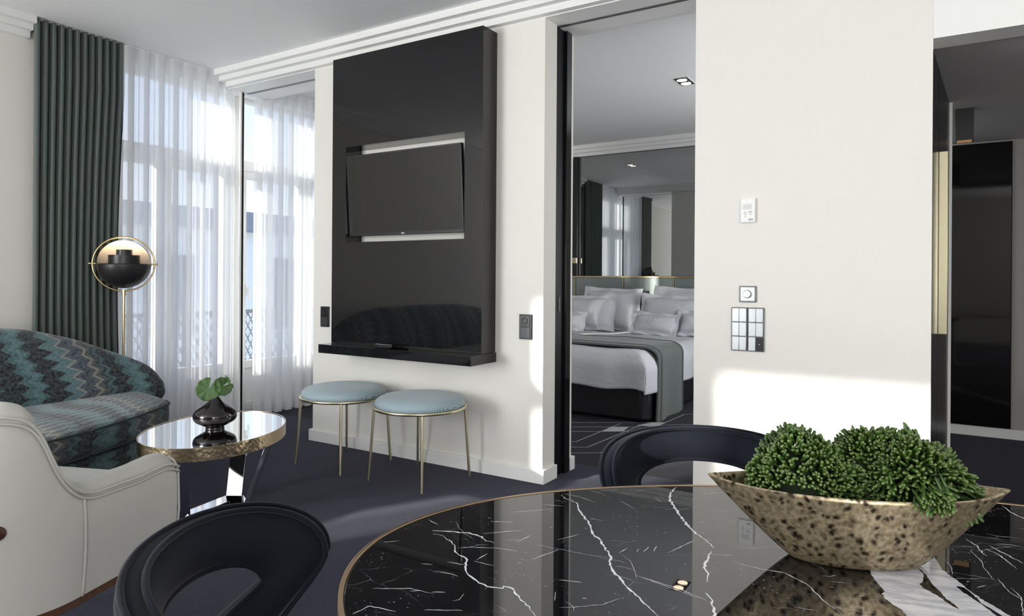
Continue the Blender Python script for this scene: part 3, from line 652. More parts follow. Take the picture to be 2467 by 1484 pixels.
# ------------------------------------------------------------------ stools
def make_stool(label, loc, rz):
    s = thing('round_stool', label, 'stool', loc, rz, 'round stools under the television panel')
    prof = [(0, .425), (.235, .425), (.258, .432), (.268, .448), (.266, .466), (.250, .484), (.215, .497), (.15, .504), (.07, .507), (0, .508)]
    pr = [(p.x, p.y) for p in bez([(a, z, 0) for a, z in prof], 4)]
    n = 72; b = MB(); b.grid(lambda u, v: (lambda q: (q[0]*cos(2*pi*u), q[0]*sin(2*pi*u), q[1]))(pr[round(v*(len(pr)-1))]), n, len(pr)-1, cu=True,
        uvf=lambda u, v: (pr[round(v*(len(pr)-1))][0]*cos(2*pi*u)*1.0, pr[round(v*(len(pr)-1))][0]*sin(2*pi*u)+pr[round(v*(len(pr)-1))][1]))
    b.make('seat', M_weave, s)
    b = MB(); b.tube([(.272*cos(2*pi*k/72), .272*sin(2*pi*k/72), .432) for k in range(72)], .0095, 12, closed=True); b.make('rim', M_palebrass, s)
    for k in range(4):
        a = pi/4+k*pi/2; b = MB(); b.tube([(.270*cos(a), .270*sin(a), .428), (.30*cos(a), .30*sin(a), 0)], .0085, 12); b.make('leg', M_palebrass, s, auto=50)
    return s
make_stool('pale blue round stool with champagne metal legs, right in front of the other', (-2.60, 3.145, 0), R(-3))
make_stool('pale blue round stool with champagne metal legs, partly behind its twin on its left', (-3.235, 3.145, 0), R(-3))

# ------------------------------------------------------------------ oval coffee table
ang = math.atan2(-.84, .543)
ct = thing('coffee_table', 'oval mirror-topped coffee table with hammered brass band and steel legs', 'coffee table', (-3.009, 2.066, 0), ang)
def ell(a, b_, n=96): return [(a*cos(2*pi*k/n), b_*sin(2*pi*k/n)) for k in range(n)]
b = MB(); b.prism(ell(.417, .311), .440, .4495); b.make('mirror_top', M_mirror, ct, auto=40)
b = MB(); o_, i_ = ell(.424, .318), ell(.418, .312); n = 96
for zz0, zz1 in ((.392, .452),):
    b.add([(x, y, zz0) for x, y in o_]+[(x, y, zz1) for x, y in o_]+[(x, y, zz0) for x, y in i_]+[(x, y, zz1) for x, y in i_],
      [q for k in range(n) for q in ((k, (k+1) % n, n+(k+1) % n, n+k), (n+k, n+(k+1) % n, 3*n+(k+1) % n, 3*n+k), (2*n+k, 3*n+k, 3*n+(k+1) % n, 2*n+(k+1) % n), (k, 2*n+k, 2*n+(k+1) % n, (k+1) % n))])
b.make('hammered_band', M_hammer, ct, auto=40)
b = MB(); b.prism(ell(.417, .311), .40, .439); b.make('under_tray', M_blackmetal, ct, auto=40)
Rm = Matrix.Rotation(-ang, 4, 'Z'); C0 = Vector((-3.009, 2.066, 0))
def L2(p): return Rm @ (Vector(p)-C0)
def flatbar(p, q, wdir, wd, th):
    p, q = L2(p), L2(q); wv = (Rm @ Vector(wdir)).normalized(); d = (q-p).normalized(); wv = (wv-d*wv.dot(d)).normalized(); n_ = d.cross(wv); b = MB(); vs = []
    for c in (p, q):
        for a, e_ in ((-1, -1), (1, -1), (1, 1), (-1, 1)): vs.append(c+wv*a*wd/2+n_*e_*th/2)
    b.add(vs, [(0, 3, 2, 1), (4, 5, 6, 7), (0, 1, 5, 4), (1, 2, 6, 5), (2, 3, 7, 6), (3, 0, 4, 7)]); return b
lg = [((-3.12, 1.955, .012), (-2.90, 1.80, .40), (.5, .85, 0)), ((-3.185, 2.30, .012), (-3.285, 2.42, .40), (.85, .5, 0)), ((-2.945, 2.185, .012), (-2.80, 2.235, .40), (.6, -.8, 0))]
for p, q, wv in lg: flatbar(p, q, wv, .085, .018).make('leg', M_chrome, ct, bevel=.001)
b = MB()
for p, q in ((lg[0][0], lg[1][0]), (lg[1][0], lg[2][0])):
    e_ = flatbar(p, q, (Vector(q)-Vector(p)).cross(Vector((0, 0, 1))), .085, .018); b.add(e_.v, e_.f)
b.make('foot_bar', M_chrome, ct, bevel=.001, merge=False)

vz = thing('bud_vase', 'squat glossy black vase on the mirrored coffee table', 'vase', (-3.0, 2.055, .4495))
prof = [(.0, .001), (.038, 0), (.044, .003), (.0445, .010), (.052, .016), (.070, .025), (.094, .042), (.1015, .063), (.0965, .084), (.074, .105), (.042, .126), (.0205, .150), (.0145, .166), (.017, .174), (.014, .174), (.011, .164), (.011, .13), (0, .13)]
prf = [(max(0, p.x), p.y) for p in bez([(a, z, 0) for a, z in prof], 4)]
b = MB(); b.lathe(prf, 64, cap=False); b.make('body', mat('black_glaze', (.008, .004, .006), .03, ior=1.6), vz)
lf = thing('leaf_sprig', 'two round scalloped green leaves standing in the black vase', 'plant', (-3.0, 2.055, .612))
def leaf(c, nrm, r, rot, name='leaf', curl=.25):
    nrm = Vector(nrm).normalized(); t1 = nrm.cross(Vector((0, 0, 1))).normalized(); t2 = nrm.cross(t1); b = MB()
    def f(u, v):
        a = lerp(-pi*.93, pi*.93, u)+rot; rr = r*v*(1+.055*abs(sin(u*9*pi))*v); 
        return Vector(c)+t1*rr*cos(a)+t2*rr*sin(a)+nrm*(curl*r*v*v*(.6*cos(2*a)+.15*sin(18*a/2)))
    b.grid(f, 90, 8); o = b.make(name, M_leaf, lf); md = o.modifiers.new('solid', 'SOLIDIFY'); md.thickness = .001; return o
leaf((-.010, -.030, .035), (.75, -.6, .25), .056, 1.2); leaf((.020, .028, .045), (.85, -.2, .35), .046, .4); leaf((.035, .045, .075), (.3, .85, .3), .026, .9)
b = MB(); b.tube(bez([(0, 0, -.11), (.0, .0, 0), (-.005, -.015, .02), (-.012, -.032, .036)], 6), .0022, 6); b.tube(bez([(.002, 0, -.11), (.004, .004, .0), (.012, .02, .035), (.02, .03, .045)], 6), .0022, 6); b.make('stem', M_leaf, lf)

# ------------------------------------------------------------------ floor lamp
LX, LY, LZ = -4.72, 2.530, 1.282
to = math.atan2(-LY, -LX)
lp = thing('floor_lamp', 'brass ring floor lamp with matt black half-globe shades, standing behind the sofa', 'floor lamp', (LX, LY, 0), to)
Rr = .163
b = MB(); b.tube([(0, .186*cos(2*pi*k/72), LZ+.186*sin(2*pi*k/72)) for k in range(72)], .0055, 10, closed=True); b.make('ring', M_brass, lp)
b = MB(); b.tube([(0, 0, .02), (0, 0, LZ-.186)], .0085, 14); b.lathe([(.0, -.026), (.013, -.026), (.013, .012), (0, .012)], 20, c=(0, 0, LZ-.19)); b.make('pole', M_brass, lp, auto=50)
b = MB(); b.lathe([(0, 0), (.13, 0), (.13, .014), (.12, .02), (0, .02)], 48); b.make('base', M_brass, lp, auto=40)
def dome(lo, hi, a0, a1, r, name, m, inner=None):
    b = MB(); b.grid(lambda u, v: (r*cos(lerp(lo, hi, v))*cos(lerp(a0, a1, u)), r*cos(lerp(lo, hi, v))*sin(lerp(a0, a1, u)), LZ+r*sin(lerp(lo, hi, v))), 48, 20)
    o = b.make(name, m if not inner else [m, inner], lp); md = o.modifiers.new('solid', 'SOLIDIFY'); md.thickness = .0035; md.offset = 1 
    if inner: md.material_offset = 1; md.use_rim = True
    return o
dome(-pi/2, 0, 0, 2*pi, Rr, 'lower_shade', M_blackmetal)
M2 = mat('lamp_inner_white', (1, 1, 1))
b = MB(); b.grid(lambda u, v: ((Rr+.003)*cos(lerp(0, pi/2, v))*cos(lerp(pi/2, 3*pi/2, u)), (Rr+.003)*cos(lerp(0, pi/2, v))*sin(lerp(pi/2, 3*pi/2, u)), LZ+(Rr+.003)*sin(lerp(0, pi/2, v))), 48, 20); us = b.make('upper_shade', M_blackmetal, lp)
b = MB(); b.grid(lambda u, v: (Rr*cos(lerp(0, pi/2, v))*cos(lerp(pi/2, 3*pi/2, u)), Rr*cos(lerp(0, pi/2, v))*sin(lerp(pi/2, 3*pi/2, u)), LZ+Rr*sin(lerp(0, pi/2, v))), 48, 20); tag(b.make('lining', M_shadein, us), 'white inner lining of the upper shade')
b = MB(); b.lathe([(.096, -.03), (.096, .060), (.093, .060), (.093, -.03)], 48, c=(0, 0, LZ), cap=False); b.lathe([(.094, .055), (.050, .056)], 48, c=(0, 0, LZ), cap=False); b.make('middle_cylinder', M_blackmetal, lp, auto=40)
b = MB(); b.lathe([(.049, .0), (.049, .098), (.046, .098), (.046, .0)], 48, c=(0, 0, LZ), cap=False); b.make('inner_cylinder', M_blackmetal, lp, auto=40)
b = MB(); b.lathe([(0, .03), (.018, .035), (.028, .06), (.020, .085), (0, .092)], 24, c=(0, 0, LZ), cap=False); b.make('bulb', M_bulb, lp)
for s_ in (-1, 1):
    b = MB(); b.lathe([(0, -.02), (.006, -.02), (.006, .016), (.011, .016), (.011, .022), (0, .022)], 20); b.v = [Vector((p.x, s_*(p.z+.186), p.y+LZ)) for p in b.v]; b.make('pivot_knob', M_brass, lp, auto=40)

# ------------------------------------------------------------------ sofa (bow front, camel back, along the window wall)
SY, HL = .99, 1.43
sf = thing('sofa', 'curved sofa in teal, black and cream zigzag fabric along the window wall', 'sofa', (-4.35, SY, 0))
SO = (-4.35, SY, 0)
def front(y):      # plan of the front edge (bow), rounded off at both ends
    t = abs(y-SY)/HL; x = -3.36 - .56*t**2.0
    r = max(0.0, (t-.90)/.10)
    return lerp(-4.62, x, max(0.0, 1-r**5)**.5)
def seat_part(name, prof, ny, y0, y1):
    """prof: list of (inset from the front edge, z) running from the back over the top and down the front"""
    b = MB(SO); acc = [0]
    for i in range(1, len(prof)): acc.append(acc[-1]+math.hypot(min(prof[i][0], 1.2)-min(prof[i-1][0], 1.2), prof[i][1]-prof[i-1][1]))
    def f(u, v):
        t = SY+(y1-SY)*0; y = lerp(y0, y1, u if abs(y1-y0) < 2 else u); ins, z = prof[round(v*(len(prof)-1))]
        fx = front(y); x = -4.62 if ins > 1 else max(-4.62, fx-ins)
        return (x, y, z)
    b.grid(f, ny, len(prof)-1, uvf=lambda u, v: (lerp(y0, y1, u), acc[round(v*(len(prof)-1))]))
    for u in (0, 1):
        base_ = len(b.f); b.add([f(u, j/(len(prof)-1)) for j in range(len(prof))], [tuple(range(len(prof)))]); b.uv[base_] = [(lerp(y0, y1, u)+.3-f(u, j/(len(prof)-1))[0], prof[j][1]) for j in range(len(prof))]
    return b.make(name, M_chev, sf, auto=60)
seat_part('base', [(9, .06), (9, .30), (.05, .30), (.022, .29), (.018, .27), (.018, .09), (.03, .06)], 90, SY-HL+.02, SY+HL-.02)
CP = [(9, .31), (9, .45), (.60, .462), (.40, .466), (.20, .462), (.10, .456), (.04, .448), (.012, .438), (.0, .420), (-.004, .38), (.0, .34), (.010, .318), (.03, .31)]
for y0, y1 in ((SY-HL, .312), (.318, 1.722), (1.728, SY+HL)):
    c = seat_part('seat_cushion', CP, 60, y0, y1)
    for zz, g in ((.438, -.006), (.316, -.002)):
        pp = MB(SO); pp.tube([(max(-4.6, front(lerp(y0+.004, y1-.004, k/60))-g-.002), lerp(y0+.004, y1-.004, k/60), zz) for k in range(61)], .006, 8); pp.make('piping', mat('dark_piping', (.03, .04, .045), .8), c)
# back: swollen roll, high in the middle, falling to round ends that turn forward
BT = [(0, .545), (.05, .59), (.15, .655), (.28, .715), (.46, .80), (.69, .87), (.96, .905), (1.45, .915)]
def back_top(e_):
    for (a, za), (c, zc_) in zip(BT[:-1], BT[1:]):
        if e_ <= c: return lerp(za, zc_, (e_-a)/(c-a))
    return BT[-1][1]
YE = SY+HL+.19
b = MB(SO); NU, NV = 150, 40
def bfun(u, v):
    t = -1+2*u; t = math.copysign(1-(1-abs(t))**1.6, t); y = SY+t*(YE-SY); e_ = (YE-SY)-abs(y-SY)
    x = -4.56+.17*(1-min(1, e_/.9))**2.2
    top = .5*(back_top(max(0, e_-.03))+back_top(e_+.03)); q = max(0.0, 1-(1-min(1, e_/.10))**2)**.5
    th = 2*pi*v; lo = lerp(.37, .33, min(1, e_/.3)); zc = .5*(top+lo)
    if e_ < .1: zc = lerp(.46, zc, .6+.4*q)
    h = (top-lo)*.5*q; w_ = lerp(.11, .165, min(1, e_/.5))*q
    cx_ = math.copysign(abs(cos(th))**.8, cos(th)); sz = math.copysign(abs(sin(th))**.85, sin(th))
    return (x+w_*cx_*(1.10-.22*sz)-.06*sz*(h/.28), y, zc+h*sz)
def buv(u, v):
    p = bfun(u, v); th = 2*pi*v
    return (p[1]*1.0 + .25*(p[2]-.5)*(p[1]-SY)/1.5, p[2] + (.0 if cos(th) > 0 else .05))
b.grid(bfun, NU, NV, cv=True, uvf=buv)
b.make('backrest', M_chev, sf)
for sx_, sy_ in ((-4.55, -.25), (-4.55, 2.35), (-4.0, -.1), (-4.0, 2.2), (-3.5, 1.05)):
    b = MB(SO); b.lathe([(0, 0), (.02, 0), (.028, .075), (0, .075)], 16, c=(sx_, sy_, 0)); b.make('foot', M_wood, sf)

# ------------------------------------------------------------------ ivory armchair
AF = Vector((-.35, .94, 0)).normalized(); arz = math.atan2(AF.y, AF.x)-pi/2      # local +y is the chair's front
HWa = .36
ac0 = Vector((-2.31, 1.10, 0)); AR = Vector((AF.y, -AF.x, 0))
aorg = ac0 - AR*HWa + AF*.33
ac = thing('armchair', 'ivory leather armchair seen from behind, with double piping and walnut plinth', 'armchair', (aorg.x*.9, aorg.y*.9, .12), arz)
ac.scale = (.9, .9, .9)
# local: back at y=-.33, front y=+.40, half width .36
def upath(s):       # s 0..1 right front -> back right corner -> back -> left front ; returns plan position + outward normal
    Ls = [.46, .28*pi/2, .16, .28*pi/2, .46]; T = sum(Ls); d = s*T
    for k, l_ in enumerate(Ls):
        if d <= l_ or k == 4: break
        d -= l_
    q = min(1, d/l_); a = q*pi/2
    if k == 0: return Vector((.36, lerp(.13, -.33, q))), Vector((1, 0))
    if k == 1: return Vector((.08+.28*cos(a), -.33-.28*sin(a))), Vector((cos(a), -sin(a)))
    if k == 2: return Vector((lerp(.08, -.08, q), -.61)), Vector((0, -1))
    if k == 3: return Vector((-.08-.28*sin(a), -.33-.28*cos(a))), Vector((-sin(a), -cos(a)))
    return Vector((-.36, lerp(-.33, .13, q))), Vector((-1, 0))
TT = .92+.28*pi+.16
ZT = [(-.46, .505), (-.43, .526), (-.38, .535), (-.25, .526), (-.05, .532), (.0, .550), (.04, .585), (.08, .650), (.115, .755), (.15, .805), (.20, .822), (.30, .828), (.6, .828)]
def ztop(s):
    d = s*TT
    if d > TT/2: d = TT-d
    d -= .46; r_ = 0
    for o_ in (-.015, -.005, .005, .015):
        e_ = max(-.46, min(.59, d+o_))
        for (a, za), (c, zc_) in zip(ZT[:-1], ZT[1:]):
            if e_ <= c: r_ += lerp(za, zc_, (e_-a)/(c-a)); break
    return r_/4
def leanv(s): return 0
TH = .095
prof_a = [(0, 0, 0), (0, .33, 0), (0, .66, 0), (0, .86, 0), (.006, .90, 0), (.03, .985, 1), (.055, 1.0, 1), (.08, .975, 1), (.095, .90, 1), (.095, .6, 1), (.09, .0, 1)]
b = MB(); NU = 130
def afun(s, off, zf, bottom=.17):
    p, n_ = upath(s); zt = ztop(s); l_ = leanv(s)
    z = bottom + (zt-bottom)*zf if zf < .86 else zt-.062*(1-(zf-.86)/.14) if zf <= 1 else zt
    back = .035*l_*max(0, (z-.25)/.55)
    inn = .03*l_*max(0, (z-.45)/.35)
    bulge = .012*sin(pi*min(1, (z-bottom)/(zt-bottom)))
    x = p.x - n_.x*(off-bulge); y = p.y-n_.y*(off-bulge) - back
    x *= (1-inn)
    if abs(s-.5) > .49: pass
    return (x, y, z)
b.grid(lambda u, v: afun(u, *prof_a[round(v*(len(prof_a)-1))][:2]), NU, len(prof_a)-1)
for s_ in (0, 1):     # front ends of the arms
    k = len(b.v); b.add([afun(s_, *q[:2]) for q in prof_a], [tuple(range(len(prof_a)))])
sh = b.make('shell', M_leather, ac, sub=1, auto=50)
b = MB()
for zf, off in ((.905, -.004), (.865, -.003)):
    b.tube([afun(i/110, off, zf) for i in range(111)], .0048, 8)
for s_ in (0, 1): b.tube([Vector(afun(s_, off, zf))+Vector((0, .002, 0)) for off, zf in [(.004, 0), (.004, .4), (.004, .8), (.006, .90), (.020, .955), (.045, .985)]], .0045, 8)
b.make('double_piping', M_leather, ac)
for s_ in (.445/TT, 1-.445/TT): b = MB(); b.tube([afun(s_, -.002, k/20*.86) for k in range(21)], .0042, 8); b.make('side_seam', M_leather, ac)
b = MB(); b.prism([(-.262, .14), (-.26, -.32), (-.18, -.44), (.18, -.44), (.26, -.32), (.262, .14)], .30, .44); b.make('seat_cushion', M_leather, ac, bevel=.035, seg=4)
b = MB(); b.prism([(-.26, .12), (-.26, -.30), (-.18, -.42), (.18, -.42), (.26, -.30), (.26, .12)], .17, .30); b.make('seat_base', M_leather, ac, bevel=.01)
b = MB()
def rr(hw, y0, y1, r=.06):
    out = []
    for cx_, cy_, a0 in ((hw-r, y1-r, 0), (-hw+r, y1-r, pi/2), (-hw+r, y0+r, pi), (hw-r, y0+r, 3*pi/2)):
        for k in range(7): a = a0+k*pi/12; out.append((cx_+r*cos(a), cy_+r*sin(a)))
    return out
b.prism([(lambda p, n_: (p.x-n_.x*.006, p.y-n_.y*.006))(*upath(i/60)) for i in range(61)], .140, .171); b.make('plinth', M_wood, ac, bevel=.003)
for sx_ in (-1, 1):
    for y_ in (-.34, .03):
        b = MB(); b.tube([(sx_*.22, y_, .145), (sx_*.24, y_+(.03 if y_ > 0 else -.02), -.1333)], [.022, .013], 12); b.make('leg', M_wood, ac, auto=50)
for k in (-1, 1):
    s_ = .5+k*.152; p = afun(s_, 0, .42); n_ = upath(s_)[1]; rm = Matrix.Rotation(math.atan2(n_.y, n_.x)+pi/2, 4, 'Z')
    b = MB(); b.lathe([(0, .014), (.012, .012), (.020, .006), (.022, 0), (0, -.004)], 20); b.v = [rm @ Vector((q.x, -q.z, q.y)) + Vector(p) for q in b.v]; b.make('button', mat('oxblood_button', (.05, .015, .012), .3), ac)

# ------------------------------------------------------------------ velvet dining chairs
def dining_chair(label, loc, rz):
    """local +y is the way the sitter looks; the back is a horseshoe with an oval opening"""
    ch = thing('dining_chair', label, 'chair', loc, rz, 'navy velvet dining chairs around the marble table')
    def shell(th, z, off):    # th: angle from the back centre, positive to the sitter's right
        r = .212+.101*(z-.45)/.35+off
        return Vector((r*1.02*sin(th), -r*cos(th)*.84, z))
    def outer(p): # p angle round the ring, 0 = top centre
        s_, c_ = sin(p), cos(p)
        th = 1.383*math.copysign(abs(s_)**.86, s_)
        if c_ < 0: th *= (1-.666*(-c_)**1.3)
        z = .633+.123*c_ if c_ > 0 else .633+.21*c_
        return th, z
    def inner(p):
        s_, c_ = sin(p), cos(p)
        th = .792*math.copysign(abs(s_)**.92, s_)
        if c_ < 0: th *= (1-.473*(-c_)**1.3)
        z = .606+.065*c_ if c_ > 0 else .606+.045*c_
        return th, z
    NP, T = 120, .048
    sec = [(0, -.5), (.0, -.2)]
    loop = []
    for k in range(28):
        a = 2*pi*k/28; w_ = .5-.5*math.copysign(abs(cos(a))**.55, cos(a)); n_ = math.copysign(abs(sin(a))**.6, sin(a))*.5
        loop.append((w_, n_))
    b = MB()
    def f(u, v):
        p = 2*pi*u; w_, n_ = loop[round(v*28) % 28]; (ta, za), (tb, zb) = inner(p), outer(p)
        # soft bulge of the inner face
        puff = .012*sin(pi*w_) if n_ < 0 else .004*sin(pi*w_)
        return shell(lerp(ta, tb, w_), lerp(za, zb, w_), n_*(T+2*puff))
    b.grid(f, NP, 28, cu=True, cv=True); b.make('backrest', M_velvet, ch)
    b = MB()
    for n_ in (-.46, .20):
        b.tube([shell(*outer(2*pi*k/140), n_*T*1.15)+Vector((0, 0, .0025*cos(2*pi*k/140))) for k in range(140)], .0055, 8, closed=True)
    b.tube([shell(*inner(2*pi*k/120), -.30*T) for k in range(120)], .0055, 8, closed=True); b.make('piping', M_velvet, ch)
    b = MB(); pr = [(p.x, p.y) for p in bez([(0, .37, 0), (.18, .37, 0), (.215, .39, 0), (.228, .43, 0), (.22, .47, 0), (.20, .487, 0), (.1, .495, 0), (0, .497, 0)], 4)]
    b.grid(lambda u, v: (lambda q: (q[0]*cos(2*pi*u), q[0]*sin(2*pi*u)*1.02+.02, q[1]))(pr[round(v*(len(pr)-1))]), 56, len(pr)-1, cu=True); b.make('seat', M_velvet, ch)
    for k in range(4):
        a = pi/4+k*pi/2; b = MB(); b.tube([(.17*cos(a), .17*sin(a), .375), (.23*cos(a), .23*sin(a), 0)], [.014, .009], 12); b.make('leg', M_lac2, ch, auto=50)
    return ch
dining_chair('midnight blue velvet chair with open oval back, in front of the ivory armchair', (-.891, .786, 0), R(-58.6))
dining_chair('midnight blue velvet chair with open oval back, across the table near the doorway', (-.495, 1.779, 0), R(201.8))

# ------------------------------------------------------------------ marble dining table
TC = Vector((.202, 1.104, 0)); ta = math.atan2(.244, .97)
tb = thing('dining_table', 'oval black marble dining table with white veins and a brass edge', 'dining table', (TC.x, TC.y, 0), ta)
Tm = Matrix.Rotation(-ta, 4, 'Z')
def TL(x, y, z): return Tm @ (Vector((x, y, z))-TC)
A_, B_ = 1.034, .586
VEINS = [
(3,[(-0.741,0.937),(-0.732,0.938),(-0.717,0.935),(-0.695,0.924),(-0.680,0.914),(-0.659,0.890),(-0.643,0.885),(-0.629,0.880),(-0.618,0.862),(-0.603,0.841),(-0.583,0.830),(-0.565,0.823),(-0.548,0.819),(-0.527,0.824),(-0.529,0.833),(-0.514,0.832),(-0.494,0.817),(-0.462,0.796),(-0.433,0.772)]),
(4,[(-0.751,0.946),(-0.718,0.962),(-0.691,0.972),(-0.668,0.972),(-0.646,0.960),(-0.629,0.961)]),
(4,[(-0.653,1.249),(-0.635,1.233),(-0.604,1.221),(-0.578,1.183),(-0.534,1.132),(-0.507,1.088),(-0.480,1.067),(-0.458,1.036),(-0.441,1.018),(-0.429,0.985),(-0.410,0.964),(-0.382,0.932),(-0.360,0.916),(-0.338,0.896),(-0.309,0.871),(-0.284,0.846)]),
(5,[(-0.468,1.448),(-0.466,1.384),(-0.451,1.340),(-0.419,1.286),(-0.384,1.230),(-0.352,1.189),(-0.322,1.161),(-0.307,1.143)]),
(4,[(-0.308,1.125),(-0.300,1.057),(-0.288,1.035),(-0.281,1.007)]),
(4,[(-0.273,0.972),(-0.259,0.953),(-0.244,0.912),(-0.232,0.880)]),
(1.6,[(-0.541,0.937),(-0.524,0.994)]),
(1.6,[(-0.546,1.029),(-0.526,1.071)]),
(1.6,[(-0.600,0.981),(-0.594,1.022)]),
(1.6,[(-0.663,0.917),(-0.614,0.944),(-0.577,0.951)]),
(1.6,[(-0.616,0.880),(-0.581,0.883)]),
(1.6,[(-0.649,0.855),(-0.616,0.862)]),
(1.6,[(-0.643,0.820),(-0.625,0.823),(-0.605,0.823)]),
(1.6,[(-0.684,0.724),(-0.639,0.753),(-0.600,0.758)]),
(1.6,[(-0.434,1.035),(-0.430,1.063)]),
(1.6,[(-0.366,1.079),(-0.344,1.165)]),
(1.6,[(-0.457,0.857),(-0.445,0.833)]),
(1.6,[(-0.471,0.895),(-0.438,0.906)]),
(1.6,[(-0.379,0.972),(-0.319,0.959),(-0.275,0.949)]),
(1.6,[(-0.633,0.747),(-0.622,0.756)]),
(1.6,[(-0.606,0.761),(-0.588,0.771)]),
(1.6,[(-0.680,0.827),(-0.662,0.835)]),
(1.6,[(-0.655,1.175),(-0.616,1.190)]),
(1.6,[(-0.687,1.100),(-0.625,1.164)]),
(1.6,[(-0.669,0.983),(-0.618,1.036)]),
(1.6,[(-0.692,1.040),(-0.652,1.061)]),
(1.6,[(-0.793,0.856),(-0.770,0.880)]),
(1.6,[(-0.401,1.060),(-0.402,1.086)]),
(1.6,[(-0.411,1.054),(-0.413,1.070)]),
(1.6,[(-0.388,1.073),(-0.392,1.097)]),
(1.6,[(-0.794,0.985),(-0.761,0.974)]),
(1.6,[(-0.582,0.715),(-0.536,0.742)]),
(1.6,[(-0.656,0.648),(-0.651,0.683),(-0.611,0.691)]),
(1.6,[(-0.614,0.918),(-0.615,0.885)]),
(2.6,[(0.123,1.672),(0.132,1.634),(0.151,1.605),(0.169,1.582)]),
(2.6,[(0.051,1.423),(0.069,1.393),(0.073,1.364),(0.080,1.354)]),
(2.6,[(0.085,1.408),(0.106,1.378),(0.128,1.348)]),
(2.6,[(0.079,1.388),(0.095,1.371),(0.107,1.345),(0.116,1.319)]),
(1.4,[(0.038,1.379),(0.069,1.387)]),
(1.4,[(0.096,1.423),(0.119,1.434),(0.135,1.428)]),
(1.4,[(0.021,1.293),(0.028,1.276),(0.030,1.240)]),
(1.4,[(0.057,1.365),(0.071,1.322),(0.072,1.294),(0.082,1.251)]),
(1.4,[(0.087,1.260),(0.098,1.215),(0.112,1.192)]),
(1.4,[(0.101,1.232),(0.111,1.203),(0.107,1.137)]),
(1.4,[(0.058,1.204),(0.071,1.221)]),
(1.8,[(-0.266,1.102),(-0.224,1.098),(-0.190,1.104),(-0.154,1.081),(-0.127,1.039),(-0.099,1.008)]),
(1.4,[(-0.369,0.971),(-0.305,0.962),(-0.265,0.949)])]
PATCH = [(-0.054,1.278),(-0.079,1.193),(-0.078,1.177),(-0.072,1.158),(-0.062,1.133),(-0.055,1.117),(-0.058,1.106),(-0.052,1.090),(-0.042,1.077),(-0.033,1.069),(-0.026,1.052),(0.005,0.987),(0.131,1.067),(0.092,1.128),(0.080,1.144),(0.066,1.160),(0.051,1.184),(0.040,1.208),(0.029,1.226),(0.016,1.251),(0.009,1.289),(0.001,1.330),(-0.017,1.342)]
INC = [[(-0.019,1.243),(-0.009,1.225),(-0.003,1.206),(0.004,1.181),(0.013,1.160),(0.020,1.139),(0.027,1.129),(0.035,1.113),(0.027,1.116),(0.015,1.136),(0.001,1.152),(-0.008,1.161),(-0.012,1.171),(-0.009,1.186),(-0.008,1.216),(-0.015,1.234)],
[(0.033,1.194),(0.043,1.195),(0.054,1.172),(0.062,1.149),(0.075,1.133),(0.083,1.122),(0.085,1.112),(0.076,1.118),(0.062,1.146),(0.050,1.164),(0.040,1.177)]]

b = MB(); n = 160; ring = lambda g: [((A_+g)*cos(2*pi*k/n), (B_+g)*sin(2*pi*k/n)) for k in range(n)]
R0, R1, R2 = ring(0), ring(-.0), ring(-.003)
b.add([(*p, .722) for p in R0]+[(*p, .7485) for p in R0]+[(*p, .75) for p in R2], [tuple(range(n-1, -1, -1))]+[(k, (k+1) % n, n+(k+1) % n, n+k) for k in range(n)]+[(n+k, n+(k+1) % n, 2*n+(k+1) % n, 2*n+k) for k in range(n)]+[tuple(2*n+k for k in range(n))])
rnd = random.Random(4); b.mi = 1
def inside(x, y): return ((x)/(A_-.01))**2+((y)/(B_-.01))**2 < 1
lvl = 0
rs_ = random.Random(21)          # the many hair-fine streaks and flecks between the large veins
for k in range(420):
    r_, a_ = math.sqrt(rs_.random()), rs_.uniform(0, 2*pi); x_, y_ = TC.x+.98*r_*cos(a_), TC.y+.62*r_*sin(a_)
    L_ = rs_.choice((.003, .004, .006, .010, .018, .032)); d_ = rs_.gauss(.35, .45); q_ = [(x_, y_)]
    for j in range(3 if L_ > .008 else 1): q_.append((q_[-1][0]+L_*cos(d_), q_[-1][1]+L_*sin(d_))); d_ += rs_.gauss(0, .35)
    VEINS.append((rs_.uniform(.5, 1.0) if L_ > .008 else rs_.uniform(.9, 2.0), q_))
for wd, pts in VEINS:
    P = [TL(x, y, .75) for x, y in pts]; Q = []
    for i in range(len(P)-1):
        m_ = max(2, int((P[i+1]-P[i]).length/.006))
        for k in range(m_): Q.append(P[i].lerp(P[i+1], k/m_))
    Q.append(P[-1]); J = []
    for i, p in enumerate(Q):
        j = .0016 if wd > 2 else .0008; J.append(p+Vector((rnd.uniform(-j, j), rnd.uniform(-j, j), 0)))
    vs = []; nq = len(J)
    for i, p in enumerate(J):
        d = (J[min(i+1, nq-1)]-J[max(i-1, 0)]); d.z = 0; d.normalize(); nn = Vector((-d.y, d.x, 0))
        tp = min(1, min(i, nq-1-i)/max(1, nq*.25)); hw = wd*.00042*(.25+.75*tp)*rnd.uniform(.45, 1.45)
        z = .7502+lvl*1e-6
        vs += [(p.x+nn.x*hw, p.y+nn.y*hw, z), (p.x-nn.x*hw, p.y-nn.y*hw, z)]
    fs = [(2*i, 2*i+1, 2*i+3, 2*i+2) for i in range(nq-1) if inside(J[i].x, J[i].y) and inside(J[i+1].x, J[i+1].y)]
    b.add(vs, fs); lvl += 1
def jag(poly, z, amp):
    out = []
    for i in range(len(poly)):
        p, q = TL(*poly[i], .75), TL(*poly[(i+1) % len(poly)], .75); m_ = max(1, int((q-p).length/.004))
        for k in range(m_): c = p.lerp(q, k/m_); out.append((c.x+rnd.uniform(-amp, amp), c.y+rnd.uniform(-amp, amp), z))
    return out
